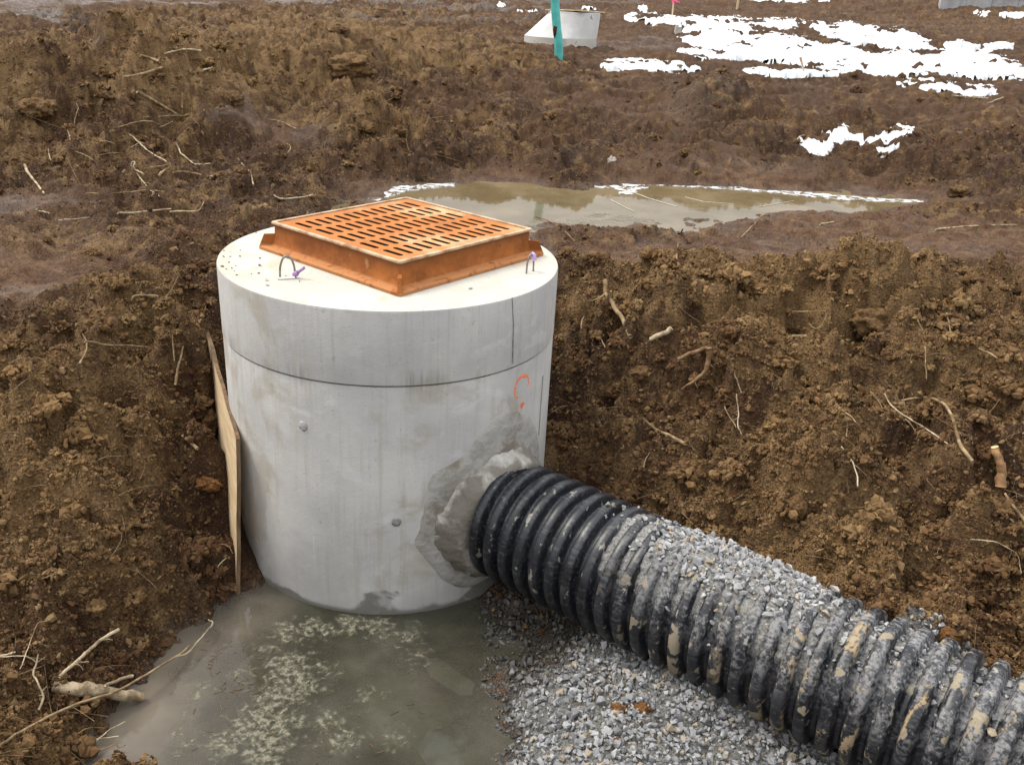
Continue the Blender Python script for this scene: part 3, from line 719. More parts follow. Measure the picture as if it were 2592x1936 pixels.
# loose crumbs of soil lying on the rough banks
DN = 1420
rr_ok = (dist[:DN] > 1.3) & (dist[:DN] < 26)
w = np.clip(GRO[:DN] - .25, 0, 1) ** 1.3 * rr_ok * (GZ[:DN] > .012) * (np.hypot(GX[:DN], GY[:DN]) > .80)
w = w * (.25 + .75 * sstep(.10, -.05, np.abs(fbm(GX[:DN] * 2.2, GY[:DN] * 2.2, 3, 91)) - .30))
w = (w * sstep(26, 6, dist[:DN])).ravel(); w /= w.sum()
NCL = 10000      # crumbly aggregates: each one a knot of many small crumbs
pk = rng.choice(len(w), NCL, p=w)
ax_, ay_, az_, ad = GX[:DN].ravel()[pk], GY[:DN].ravel()[pk], GZ[:DN].ravel()[pk], dist[:DN].ravel()[pk]
asz = np.clip(.0125 * rng.uniform(0, 1, NCL) ** -.38, .012, .062) * (1 + ad * .06)
cnt = np.clip(rng.poisson(8 + 16 * asz / .02), 8, 64)
own = np.repeat(np.arange(NCL), cnt); NA = len(own)
dv = rng.normal(size=(NA, 3)); dv /= np.linalg.norm(dv, axis=1)[:, None]; dv[:, 2] = np.abs(dv[:, 2]) * .8 - .1
ell = rng.uniform(.65, 1.25, (NCL, 3))
pa_ = np.stack([ax_, ay_, az_], -1)[own] + dv * ell[own] * asz[own][:, None] * rng.uniform(.55, 1.0, NA)[:, None] * np.array([1, 1, .75])
sa_ = asz[own] * rng.uniform(.10, .24, NA)
tone = rng.uniform(0, 1, NCL)[own] * .6 + rng.uniform(0, 1, NA) * .4
NB = 120000
wb2 = (np.clip(GRO[:DN] - .2, 0, 1) * rr_ok * (GZ[:DN] > .008) * (np.hypot(GX[:DN], GY[:DN]) > .80) * sstep(14, 6, dist[:DN])).ravel(); wb2 /= wb2.sum()
pick = rng.choice(len(w), NB, p=wb2)
cx_ = GX[:DN].ravel()[pick]; cy_ = GY[:DN].ravel()[pick]; cz_ = GZ[:DN].ravel()[pick]; cd = dist[:DN].ravel()[pick]
size = np.clip(.0030 * rng.uniform(0, 1, NB) ** -.36, .003, .013); size = np.maximum(size, cd * .0007)
cp = np.stack([cx_, cy_, cz_ + size * .3], -1) + rng.normal(0, 1, (NB, 3)) * size[:, None] * np.array([.8, .8, .2])
cp = np.concatenate([cp, pa_]); size = np.concatenate([size, sa_]); NCR = NB + NA
print('crumbs', NCR)
pick = np.concatenate([pick, pk[own]]); tone = np.concatenate([rng.uniform(0, 1, NB), tone])
cdry = np.clip(GDRY[:DN].ravel()[pick] * .9 + rng.normal(0, .18, NCR), 0, 1)
crumbs = scatter('soil_crumbs', cp, size, LI, MC, {'tint': tone ** 1.3, 'dry': cdry}, smooth=False, stretch=.62)
tag(crumbs, 'loose brown crumbs of clay soil covering the rough banks', 'soil', kind='stuff')

# ------------------------------------------------------------------ precast concrete basin
H, HS, RC = 1.369, 1.065, 0.735
basin = empty('concrete_catch_basin', (0, 0, 0), 'round grey precast concrete catch basin standing in the flooded pit, pipe at its side', 'catch basin')
def cyl_hit(px, py, R=RC):
    k = ray(px, py); a = k[0] ** 2 + k[1] ** 2; b = 2 * (CAM[0] * k[0] + CAM[1] * k[1]); c = CAM[0] ** 2 + CAM[1] ** 2 - R * R
    D = b * b - 4 * a * c
    if D < 0: D = 0
    t = (-b - math.sqrt(D)) / (2 * a); return CAM + k * t
def tube_wall(R, r, z0, z1, nseg=160, bev=.006, nz=1):
    prof = [(R, z0)] + [(R, z0 + (z1 - z0) * i / nz) for i in range(1, nz)] + [(R, z1 - bev), (R - bev * .3, z1 - bev * .3), (R - bev, z1), (r, z1), (r, z0)]
    bm = bmesh.new(); rings = []
    for pr, pz in prof:
        rings.append([bm.verts.new((pr * math.cos(2 * PI * i / nseg), pr * math.sin(2 * PI * i / nseg), pz)) for i in range(nseg)])
    for a in range(len(rings)):
        A_, B_ = rings[a], rings[(a + 1) % len(rings)]
        for i in range(nseg): bm.faces.new((A_[i], A_[(i + 1) % nseg], B_[(i + 1) % nseg], B_[i]))
    return bm
def boolean_diff(o, cutters):
    for c in cutters:
        m = o.modifiers.new('cut', 'BOOLEAN'); m.operation = 'DIFFERENCE'; m.object = c; m.solver = 'EXACT'
    dg = bpy.context.evaluated_depsgraph_get(); dg.update()
    me = bpy.data.meshes.new_from_object(o.evaluated_get(dg))
    old = o.data; o.modifiers.clear(); o.data = me; me.name = o.name
    for c in cutters:
        cm = c.data; bpy.data.objects.remove(c); bpy.data.meshes.remove(cm)
    bpy.data.meshes.remove(old)
    # smooth round walls, crisp rims
    for p in me.polygons: p.use_smooth = True
    try: me.set_sharp_from_angle(angle=math.radians(30))
    except Exception: pass
def cyl_obj(p, axis, r, L, seg=64):
    bm = bmesh.new(); bmesh.ops.create_cone(bm, cap_ends=True, segments=seg, radius1=r, radius2=r, depth=L)
    q = Vector(axis).to_track_quat('Z', 'Y').to_matrix().to_4x4(); q.translation = Vector(p)
    bmesh.ops.transform(bm, matrix=q, verts=bm.verts); me = bpy.data.meshes.new('c'); bm.to_mesh(me); bm.free()
    o = bpy.data.objects.new('c', me); COL.objects.link(o); return o
# pipe frame
PAZ = -0.66242; PD_ = np.array([math.cos(PAZ), math.sin(PAZ), 0.0067]); PD_ /= np.linalg.norm(PD_)
P0 = np.array([.6486, -.6, .399]); RP = .2605
E1 = np.cross([0, 0, 1], PD_); E1 /= np.linalg.norm(E1); E2 = np.cross(PD_, E1)
barrel = bmobj('barrel', tube_wall(RC - .002, RC - .13, -.25, HS - .004), MCO, basin, True)
ho = cyl_hit(505, 1075)
hole_az = math.atan2(-.16, -.71)
c1 = cyl_obj((math.cos(hole_az) * .75, math.sin(hole_az) * .75, .34), (math.cos(hole_az), math.sin(hole_az), 0), .235, .5)
c2 = cyl_obj(P0 - PD_ * .15, PD_, RP - .012, .6)
boolean_diff(barrel, [c1, c2])
TH = math.radians(6.1); OX, OY = .0446, .0624
def solid_disc(R, z0, z1, nseg=160, bev=.010):
    bm = bmesh.new(); rings = []
    for pr, pz in ((R, z0), (R, z1 - bev), (R - bev * .3, z1 - bev * .3), (R - bev, z1)):
        rings.append([bm.verts.new((pr * math.cos(2 * PI * i / nseg), pr * math.sin(2 * PI * i / nseg), pz)) for i in range(nseg)])
    for A_, B_ in zip(rings, rings[1:]):
        for i in range(nseg): bm.faces.new((A_[i], A_[(i + 1) % nseg], B_[(i + 1) % nseg], B_[i]))
    bm.faces.new(rings[0][::-1]); bm.faces.new(rings[-1]); return bm
top = bmobj('top_section', solid_disc(RC, HS + .004, H), MCT, basin, True)
cbm = bmesh.new(); add_box(cbm, OX, OY, H - .1, .64, .64, .9, TH - PI / 4)
cme = bpy.data.meshes.new('c'); cbm.to_mesh(cme); cbm.free(); co = bpy.data.objects.new('c', cme); COL.objects.link(co)
boolean_diff(top, [co])
bm = bmesh.new()   # joint bead between the two castings
seg = 160; Ra, Rb = [], []
for i in range(seg):
    a = 2 * PI * i / seg
    w_ = .002 * mnoise.noise(Vector((math.cos(a) * 9, math.sin(a) * 9, 0)))
    Ra.append(bm.verts.new(((RC - .007 + w_) * math.cos(a), (RC - .007 + w_) * math.sin(a), HS - .01))); Rb.append(bm.verts.new(((RC - .007 + w_) * math.cos(a), (RC - .007 + w_) * math.sin(a), HS + .01)))
for i in range(seg): bm.faces.new((Ra[i], Ra[(i + 1) % seg], Rb[(i + 1) % seg], Rb[i]))
bmobj('joint_seal', bm, mat_flat('joint_mortar', (.16, .155, .14), .9), basin, True)

def cyl_strip(name, pix, width, mat, off=.0012, lab=None, R=RC - .002, wfun=None):
    """paint stroke lying on the round wall, following photo points"""
    P = []
    pix = np.array(pix, float); tt = np.linspace(0, len(pix) - 1, (len(pix) - 1) * 8 + 1)
    for t in tt: P.append(cyl_hit(np.interp(t, range(len(pix)), pix[:, 0]), np.interp(t, range(len(pix)), pix[:, 1]), R))
    P = np.array(P); th = np.unwrap(np.arctan2(P[:, 1], P[:, 0])); z = P[:, 2]
    T = np.stack([np.gradient(th) * R, np.gradient(z)], 1); T /= np.linalg.norm(T, axis=1)[:, None] + 1e-9; Nn = np.stack([-T[:, 1], T[:, 0]], 1)
    bm = bmesh.new(); L = []
    for i in range(len(P)):
        s = i / (len(P) - 1); w_ = width * (wfun(s) if wfun else 1) * (1 + .35 * mnoise.noise(Vector((i * .35, width * 90, 3))))
        row = []
        for e in (-1, -.4, .4, 1):
            a = th[i] + Nn[i, 0] * w_ * e / 2 / R; zz = z[i] + Nn[i, 1] * w_ * e / 2
            row.append(bm.verts.new(((R + off * (1 if abs(e) < 1 else .4)) * math.cos(a), (R + off * (1 if abs(e) < 1 else .4)) * math.sin(a), zz)))
        L.append(row)
    for i in range(len(L) - 1):
        for j in range(3): bm.faces.new((L[i][j], L[i][j + 1], L[i + 1][j + 1], L[i + 1][j]))
    return bmobj(name, bm, mat, basin, True)
def z4(x, y): return ((1240 + x * .20576) / K, (900 + y * .20576) / K)
def mat_spray():
    t = NT('orange_spray_paint'); n = t.noise(90, 5, rough=.7)
    t.fin(t.mix(n, (1.0, .20, .07), (1.0, .34, .17)), .7)
    t.inp(t.b.inputs['Alpha'], t.ramp(n, .36, .56, .35, .98)); return t.m
MSP = mat_spray()
cyl_strip('paint_mark', [z4(445, 255), z4(400, 250), z4(345, 300), z4(315, 370), z4(305, 450), z4(318, 505), z4(362, 500)], .014, MSP, wfun=lambda s: 1.25 - .75 * s)
cyl_strip('paint_mark', [z4(440, 225), z4(470, 270), z4(478, 330), z4(465, 385)], .007, MSP)
cyl_strip('paint_mark', [z4(395, 575), z4(397, 610), z4(390, 655)], .021, MORG, off=.002, wfun=lambda s: .35 + 1.1 * math.sin(PI * min(1, s + .12)))
cyl_strip('paint_mark', [z4(388, 655), z4(378, 720), z4(362, 800)], .004, MSP, off=.0009)
# casting seams and plugged form-tie holes
cyl_strip('form_seam', [(1106, 642), (1109, 700), (1107, 785)], .006, mat_flat('seam_grey', (.24, .235, .22), .9, .5, 60), off=.002, R=RC, wfun=lambda s: .5 + .9 * s)
cyl_strip('form_seam', [(1172, 812), (1167, 880), (1163, 940)], .005, mat_flat('seam_grey', (.30, .295, .28), .9), off=.004)
for px, py in ((655, 920), (856, 1128)):
    p = cyl_hit(px, py); nrm = Vector((p[0], p[1], 0)).normalized()
    bm = bmesh.new()
    v, f = lump_template(px, 2, .25, 2.2)
    for x in v: bm.verts.new(x)
    bm.verts.ensure_lookup_table()
    for x in f: bm.faces.new([bm.verts[i] for i in x])
    bmesh.ops.scale(bm, verts=bm.verts, vec=(.020, .020, .0028))
    q = nrm.to_track_quat('Z', 'Y').to_matrix().to_4x4(); q.translation = Vector(p)
    bmesh.ops.transform(bm, matrix=q, verts=bm.verts)
    bmesh.ops.create_circle
    o = bmobj('plugged_hole', bm, mat_flat('plug_mortar', (.30, .295, .285) if px > 700 else (.50, .495, .48), .9, .4, 70), basin, True)

# mortar round the pipe
def surf_s(phi, r, R):
    o = P0 + r * (math.cos(phi) * E1 + math.sin(phi) * E2)
    a = PD_[0] ** 2 + PD_[1] ** 2; b = 2 * (o[0] * PD_[0] + o[1] * PD_[1]); c = o[0] ** 2 + o[1] ** 2 - R * R
    D = max(b * b - 4 * a * c, 0); return o, (-b + math.sqrt(D)) / (2 * a)
def ring_mesh(name, rows, mat, nphi=220):
    Vv = []
    for i in range(nphi):
        ph = 2 * PI * i / nphi
        for fn in rows: Vv.append(fn(ph))
    Vv = np.array(Vv); m = len(rows); id_ = np.arange(nphi * m).reshape(nphi, m); nx = np.roll(id_, -1, axis=0)
    Fq = np.stack([id_[:, :-1], nx[:, :-1], nx[:, 1:], id_[:, 1:]], -1).reshape(-1, 4)
    return npmesh(name, Vv, [Fq], mat, basin, True)
def nn(ph, k, sd): return mnoise.fractal(Vector((math.cos(ph) * k, math.sin(ph) * k, sd)), 1.0, 2.0, 4)
def row_surface(f, off, sd):
    def g(ph):
        rout = .070 + .13 * max(0, math.sin(ph)) ** 3 + .075 * mnoise.noise(Vector((math.cos(ph) * 1.6, math.sin(ph) * 1.6, 3.3))) + .022 * mnoise.noise(Vector((math.cos(ph) * 4, math.sin(ph) * 4, 1.3)))
        left = max(0.0, math.cos(ph - (PI if E1[1] > 0 else 0)))  # side facing the water
        rout += .05 * left
        r = RP + rout * f
        o, s = surf_s(ph, r, RC + off * (1 + .5 * nn(ph, 3 + sd * .6, sd)))
        return o + PD_ * s
    return g
ring_mesh('mortar_patch', [row_surface(1.0, -.003, 1), row_surface(.97, .0012, 2), row_surface(.80, .005, 3), row_surface(.6, .009, 4), row_surface(.45, .005, 5), row_surface(.3, .012, 6), row_surface(.15, .008, 7), row_surface(-.12, .016, 8)], MM)
def row_collar(r_off, s_off, sd, amp):
    def g(ph):
        r = RP + r_off + amp * nn(ph, 4, sd)
        o, s = surf_s(ph, min(r, RP + .06), RC)
        return o + PD_ * (s + s_off + amp * .8 * nn(ph, 6, sd + 9)) 
    return g
ring_mesh('mortar_collar', [row_collar(.040, .004, 1, .020), row_collar(.032, .022, 2, .014), row_collar(.020, .050, 3, .012), row_collar(.006, .074, 4, .010), row_collar(-.004, .090, 5, .006), row_collar(-.050, .090, 6, .001)], MML)

# wire lifting loops with tags
def sweep(name, pts, rad, mat, parent=None, sides=7, origin=None, caps=True, rough=0.0, seed=0, cutmat=None, res=None):
    """tube through 3-D points (Catmull-Rom), rad: per-point radii"""
    P = np.array(pts, float); n = len(P); rad = np.interp(np.linspace(0, 1, n), np.linspace(0, 1, len(rad)), rad) if not np.isscalar(rad) else np.full(n, rad)
    res = res or (5 if n > 2 else 6); Q, RR_ = [], []
    ext = np.concatenate([[2 * P[0] - P[1]], P, [2 * P[-1] - P[-2]]])
    for i in range(n - 1):
        p0, p1, p2, p3 = ext[i:i + 4]
        for k in range(res):
            t = k / res
            Q.append(.5 * ((2 * p1) + (-p0 + p2) * t + (2 * p0 - 5 * p1 + 4 * p2 - p3) * t * t + (-p0 + 3 * p1 - 3 * p2 + p3) * t ** 3))
            RR_.append(rad[i] * (1 - t) + rad[i + 1] * t)
    Q.append(P[-1]); RR_.append(rad[-1]); Q = np.array(Q); RR_ = np.array(RR_)
    if rough:
        for i in range(len(Q)):
            d_ = mnoise.noise_vector(Vector((i * .45, seed * 3.7, 1.3))); Q[i] += np.array(d_) * RR_[i] * rough
    T = np.gradient(Q, axis=0); T /= np.linalg.norm(T, axis=1)[:, None] + 1e-12
    up = np.array([0, 0, 1.0]) if abs(T[0][2]) < .9 else np.array([1.0, 0, 0])
    Vv = []; N_ = np.cross(T[0], up); N_ /= np.linalg.norm(N_)
    for i in range(len(Q)):
        N_ = N_ - T[i] * (N_ @ T[i]); N_ /= np.linalg.norm(N_); B_ = np.cross(T[i], N_)
        for k in range(sides):
            a = 2 * PI * k / sides; r = RR_[i] * (1 + (.22 * rough and .18 * mnoise.noise(Vector((i * .6, k * 1.7, seed)))))
            Vv.append(Q[i] + r * (math.cos(a) * N_ + math.sin(a) * B_))
    m = len(Q); id_ = np.arange(m * sides).reshape(m, sides); nx = np.roll(id_, -1, axis=1)
    Fq = np.stack([id_[:-1], id_[1:], nx[1:], nx[:-1]], -1).reshape(-1, 4)
    Fl = [Fq[:, ::-1]]
    if caps: Fl += [id_[0][None, :], id_[-1][::-1][None, :]]
    o = npmesh(name, Vv, Fl, mat, parent, True, None, origin)
    if cutmat is not None:
        o.data.materials.append(cutmat)
        for p in o.data.polygons:
            if len(p.vertices) == sides and sides > 4: p.material_index = 1; p.use_smooth = False
    return o
def arch(f0, f1, h, lean):
    a, b = np.array(f0), np.array(f1); out = []
    for t in np.linspace(0, PI, 11):
        m = (a + b) / 2 - (b - a) / 2 * math.cos(t); out.append(m + np.array([lean[0] * math.sin(t), lean[1] * math.sin(t), h * math.sin(t) ** .8]))
    out[0][2] -= .02; out[-1][2] -= .02; return out
fa, fb = at_z(605, 603, H), at_z(638, 600, H)
l1 = sweep('lifting_loop', arch(fa, fb, .092, (.0, .0)), .0042, MSTEEL, basin, 8)
sweep('purple_tag', [fb + (-.006, -.004, .012), fb + (.004, -.006, .018), fb + (.014, -.008, .026)], [.009, .012, .008], MPUR, l1, 8).location = (0, 0, 0)
sweep('tag_tail', [fb + (.012, -.008, .024), fb + (.042, -.012, .048)], [.0055, .006], MPUR, l1, 4)
sweep('white_strip', [fa + (-.006, -.012, .004), fb + (.002, -.014, .004)], [.006, .006], MWHT, l1, 4)
fa, fb = at_z(1137, 591, H), at_z(1152, 586, H)
l2 = sweep('lifting_loop', arch(fa, fb, .078, (0, 0)), .0038, MSTEEL, basin, 8)
sweep('purple_tag', [fb + (-.012, 0, .082), fb + (-.003, -.004, .072), fb + (.001, -.004, .050)], [.006, .010, .012], mat_flat('lilac_plastic', (.50, .36, .68), .5, .1), l2, 8)

# ------------------------------------------------------------------ rusty frame and grate
frame = empty('grate_frame', (OX, OY, H), 'square rusty orange cast iron frame with slotted grate, sitting on the basin lid', 'storm grate')
RT = TH - PI / 4
cR, sR = math.cos(RT), math.sin(RT)
def L2W(x, y, z): return (OX + x * cR - y * sR, OY + x * sR + y * cR, z)
def square_loft(prof, rc=.012):
    bm = bmesh.new(); rings = []
    for hw, z in prof:
        ring = []
        for cxs, cys, a0 in ((1, 1, 0), (-1, 1, PI / 2), (-1, -1, PI), (1, -1, 1.5 * PI)):
            for k in range(4):
                a = a0 + k * PI / 6; ring.append(bm.verts.new(L2W(cxs * (hw - rc) + rc * math.cos(a), cys * (hw - rc) + rc * math.sin(a), z)))
        rings.append(ring)
    m = len(rings[0])
    for i in range(len(rings)):
        a, b = rings[i], rings[(i + 1) % len(rings)]
        for j in range(m): bm.faces.new((a[j], a[(j + 1) % m], b[(j + 1) % m], b[j]))
    return bm
HF = .1203
fo = bmobj('frame_body', square_loft([(.448, H + .001), (.449, H + .013), (.440, H + .018), (.414, H + .020), (.405, H + .032), (.399, H + .06), (.398, H + HF - .012), (.404, H + HF - .007), (.405, H + HF - .001), (.4035, H + HF), (.389, H + HF), (.389, H + HF - .035), (.345, H + HF - .037), (.345, H + .001)]), MR, frame)
for p in fo.data.polygons: p.use_smooth = True
try: fo.data.set_sharp_from_angle(angle=math.radians(35))
except Exception: pass
bmobj('frame_rim', square_loft([(.4062, H + HF - .007), (.4075, H + HF - .001), (.4055, H + HF + .003), (.390, H + HF + .003), (.3885, H + HF - .004)]), MPE, frame)
for k in range(4):
    bm = bmesh.new(); a = math.radians(45 + 90 * k); s2 = math.sqrt(2)
    pts = [(.385 * s2, H + .016), (.443 * s2, H + .016), (.428 * s2, H + .066), (.385 * s2, H + .070)]
    t_ = .0075; fr_, bk_ = [], []
    for r_, z_ in pts:
        x, y = r_ * math.cos(a), r_ * math.sin(a); nx_, ny_ = -math.sin(a) * t_, math.cos(a) * t_
        fr_.append(bm.verts.new(L2W(x + nx_, y + ny_, z_))); bk_.append(bm.verts.new(L2W(x - nx_, y - ny_, z_)))
    bm.faces.new(fr_); bm.faces.new(bk_[::-1])
    for i in range(4): bm.faces.new((fr_[i], bk_[i], bk_[(i + 1) % 4], fr_[(i + 1) % 4]))
    bmobj('corner_gusset', bm, MR, frame)
GH = .386; NXs, NYs = 5, 13; mg = .034
cw, ch = 2 * (GH - mg) / NXs, 2 * (GH - mg) / NYs
SL, SW, cc_ = cw * .77, .0235, .008
bm = bmesh.new(); ZT, ZB = H + HF - .003, H + HF - .034
def qf(pts, z): return [bm.verts.new(L2W(x, y, z)) for x, y in pts]
for i in range(NXs):
    for j in range(NYs):
        x0 = -GH + mg + cw * (i + .5); y0 = -GH + mg + ch * (j + .5)
        hx, hy = SL / 2, SW / 2; X, Y = cw / 2, ch / 2
        inn = [(-hx + cc_, hy), (hx - cc_, hy), (hx, hy - cc_), (hx, -hy + cc_), (hx - cc_, -hy), (-hx + cc_, -hy), (-hx, -hy + cc_), (-hx, hy - cc_)]
        out = [(-hx + cc_, Y), (hx - cc_, Y), (X, hy - cc_), (X, -hy + cc_), (hx - cc_, -Y), (-hx + cc_, -Y), (-X, -hy + cc_), (-X, hy - cc_)]
        cor = {1: (X, Y), 3: (X, -Y), 5: (-X, -Y), 7: (-X, Y)}
        for z in (ZT, ZB):
            iv = qf([(x0 + a, y0 + b) for a, b in inn], z); ov = qf([(x0 + a, y0 + b) for a, b in out], z)
            for k in range(8):
                k2 = (k + 1) % 8
                f = [iv[k], iv[k2], ov[k2]] + ([qf([(x0 + cor[k][0], y0 + cor[k][1])], z)[0]] if k in cor else []) + [ov[k]]
                bm.faces.new(f)
            if z == ZT: it = iv
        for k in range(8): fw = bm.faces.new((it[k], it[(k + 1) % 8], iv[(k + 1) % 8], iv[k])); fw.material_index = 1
g_ = GH - mg
for (a, b, c, d) in ((-GH, g_, GH, GH), (-GH, -GH, GH, -g_), (-GH, -g_, -g_, g_), (g_, -g_, GH, g_)):
    for z in (ZT, ZB): bm.faces.new(qf([(a, b), (c, b), (c, d), (a, d)], z))
for (a, b), (c, d) in (((-GH, -GH), (GH, -GH)), ((GH, -GH), (GH, GH)), ((GH, GH), (-GH, GH)), ((-GH, GH), (-GH, -GH))):
    p = qf([(a, b), (c, d)], ZT); q = qf([(a, b), (c, d)], ZB); bm.faces.new((p[0], p[1], q[1], q[0]))
bmesh.ops.remove_doubles(bm, verts=bm.verts, dist=.0004)
bmobj('grate', bm, MRG, frame).data.materials.append(mat_flat('shade_painted_slot_walls', (.045, .022, .010), .95, .4, 40, .1))  # slot walls: dark rust with the shade inside the slots painted in

# ------------------------------------------------------------------ plywood sheet over the side hole
def board(name, cs, th, mat, label, cat, edge=None):
    c = [Vector(x) for x in cs]; nrm = (c[1] - c[0]).cross(c[3] - c[0]).normalized() * th
    bm = bmesh.new(); N = 14; G = [[None] * (N + 1) for _ in range(N + 1)]; G2 = [[None] * (N + 1) for _ in range(N + 1)]
    for i in range(N + 1):
        for j in range(N + 1):
            u_, v_ = i / N, j / N
            p = c[0].lerp(c[1], u_).lerp(c[3].lerp(c[2], u_), v_)
            e = .006 * mnoise.noise(p * 6)
            if i in (0, N) or j in (0, N): p = p + (c[1] - c[0]).normalized() * .006 * mnoise.noise(p * 23) + (c[3] - c[0]).normalized() * .006 * mnoise.noise(p * 31)
            G[i][j] = bm.verts.new(p + nrm * .5 + nrm.normalized() * e); G2[i][j] = bm.verts.new(p - nrm * .5 + nrm.normalized() * e)
    for i in range(N):
        for j in range(N):
            bm.faces.new((G[i][j], G[i + 1][j], G[i + 1][j + 1], G[i][j + 1])); bm.faces.new((G2[i][j], G2[i][j + 1], G2[i + 1][j + 1], G2[i + 1][j]))
    def side(a): 
        for i in range(len(a) - 1): f = bm.faces.new((a[i][0], a[i + 1][0], a[i + 1][1], a[i][1])); f.material_index = 1
    side([(G[i][0], G2[i][0]) for i in range(N + 1)]); side([(G[i][N], G2[i][N]) for i in range(N + 1)])
    side([(G[0][j], G2[0][j]) for j in range(N + 1)]); side([(G[N][j], G2[N][j]) for j in range(N + 1)])
    o = bmobj(name, bm, mat, None, False, origin=cs[0])
    o.data.materials.append(edge or mat); return tag(o, label, cat)
MPE2 = mat_wood((.09, .055, .03), (.20, .13, .075), 40)
board('plywood_sheet', [(-.585, -.66, -.10), (-.995, .34, -.05), (-.985, .37, .84), (-.565, -.535, .70)], .017, MPLY,
      'tan sheet of plywood standing on edge against the left side of the basin', 'plywood', MPE2)

# ------------------------------------------------------------------ corrugated pipe
PER = .0775
def crest_f(s):
    f = .5 + .5 * np.cos(2 * PI * s / PER); return .8 * sstep(.08, .62, f) + .2 * f
def pipe_r(s): return RP - .041 * (1 - crest_f(s))
ss = np.arange(-.30, 3.7, PER / 18); NP = 120
ph = np.linspace(0, 2 * PI, NP, endpoint=False)
SS, PH = np.meshgrid(ss, ph, indexing='ij')
SS2 = SS + 0.0015 * np.sin(PH * 3 + SS * 4)
RRp = pipe_r(SS) + .0015 * perlin(SS * 9, PH * 1.5, 3)
Vp = np.stack([SS2, RRp * np.cos(PH), RRp * np.sin(PH)], -1).reshape(-1, 3)
id_ = np.arange(len(ss) * NP).reshape(len(ss), NP); nx = np.roll(id_, -1, axis=1)
pipe = npmesh('corrugated_pipe', Vp, [np.stack([id_[:-1], id_[1:], nx[1:], nx[:-1]], -1).reshape(-1, 4)], MP, None, True, {'crest': crest_f(SS).ravel()})
pm = Matrix.Identity(4)
for i, v in enumerate((PD_, E1, E2)):
    for j in range(3): pm[j][i] = v[j]
pm.translation = Vector(P0); pipe.matrix_world = pm
tag(pipe, 'ribbed black plastic drain pipe with grit and mud on it, running from the basin', 'pipe')
def on_pipe(s, phi, r): return P0 + np.outer(s, PD_) + (r * np.cos(phi))[:, None] * E1 + (r * np.sin(phi))[:, None] * E2

# ------------------------------------------------------------------ gravel
def world_poly(pix, water=False): return hit([p[0] for p in pix], [p[1] for p in pix], water)[:, :2]
def sample_poly(poly, n, pad=0):
    lo, hi = poly.min(0), poly.max(0); out = []
    while sum(len(o) for o in out) < n:
        q = rng.uniform(lo, hi, (n * 2, 2)); out.append(q[polymask(q[:, 0], q[:, 1], poly)])
    return np.concatenate(out)[:n]
gp_ = GPOLY
NG = 17000
gq = sample_poly(gp_, NG)
bz, gz, _, _, _ = height(gq[:, 0], gq[:, 1])
gs = np.clip(rng.lognormal(math.log(.0112), .36, NG), .005, .022)
lay = rng.uniform(0, 1, NG) ** 1.5
gpt = np.stack([gq[:, 0], gq[:, 1], gz + gs * .2 + lay * .018 - .004], -1)
gw = np.clip(sstep(.035, -.005, gz) + sstep(.50, .28, np.hypot(gq[:, 0] - .56, gq[:, 1] + .80)), 0, 1)
gn = fbm(gq[:, 0] * 5, gq[:, 1] * 5, 3, 77)
gd = dict(tint=np.clip(rng.uniform(0, 1, NG) * .75 + .12 + .25 * gn, 0, 1), tint2=rng.uniform(0, 1, NG), wet=np.clip(gw + .15 * (gn > .3), 0, 1))
gk = (rng.uniform(0, 1, NG) < 1 - .60 * gw); gpt, gs, gd = gpt[gk], gs[gk], {k: v[gk] for k, v in gd.items()}
gravel = scatter('gravel_bed', gpt, gs, HT, MST, gd, squash=(1, 1, 1))
tag(gravel, 'heap of grey crushed stone beside and under the pipe', 'gravel', kind='stuff')
sub = np.array([(.62, -.80), (.66, -1.2), (.66, -1.6), (.72, -2.3), (.40, -2.3), (.36, -1.5), (.36, -1.1), (.38, -.78)])
NS = 3600
sq = sample_poly(sub, NS); _, sz, _, _, _ = height(sq[:, 0], sq[:, 1])
keep = rng.uniform(0, 1, NS) < sstep(.32, .56, sq[:, 0] + .12 * fbm(sq[:, 0] * 5, sq[:, 1] * 5, 3, 5)) + .12
sq, sz = sq[keep], sz[keep]; NS = len(sq)
ssz = np.clip(rng.lognormal(math.log(.0095), .3, NS), .004, .018)
sz2 = np.maximum(np.minimum(sz + ssz * .4, .006), sz)
scatter('sunken_gravel', np.stack([sq[:, 0], sq[:, 1], sz2], -1), ssz, HT, MST, dict(tint=rng.uniform(0, .5, NS), tint2=rng.uniform(0, 1, NS), wet=np.full(NS, 1.0)), squash=(1, 1, .7))
tag(bpy.data.objects['sunken_gravel'], 'dark wet gravel lying under the shallow edge of the pit water', 'gravel', kind='stuff')
# grit packed in the pipe's valleys and heaped on its crown
def heap(s, phi):
    a = (phi - PI / 2)
    n_ = fbm(s * 6, phi * 2.2, 3, 13)
    h = .034 * np.exp(-((s - 1.0) / .28) ** 2) * np.exp(-((a + .05) / .50) ** 2) + .0 * np.exp(-((s - 1.75) / .5) ** 2) * np.exp(-(a / .5) ** 2) + .010 * np.exp(-((s - .72) / .16) ** 2) * np.exp(-(a / .6) ** 2)
    return h + .007 * n_
sg = np.arange(.36, 3.4, .008); pg = np.linspace(PI / 2 - 1.25, PI / 2 + 1.55, 130)
SG, PG = np.meshgrid(sg, pg, indexing='ij')
ang = PG - PI / 2
lev = RP - .020 + heap(SG, PG) - .022 * (np.abs(ang) / 1.15) ** 3 - .05 * sstep(.50, .36, SG) + .006 * fbm(SG * 40, PG * 9, 3, 19) - .020 * sstep(1.20, 1.42, SG)
VG = P0 + SG[..., None] * PD_ + (lev * np.cos(PG))[..., None] * E1 + (lev * np.sin(PG))[..., None] * E2
idg = np.arange(SG.size).reshape(SG.shape)
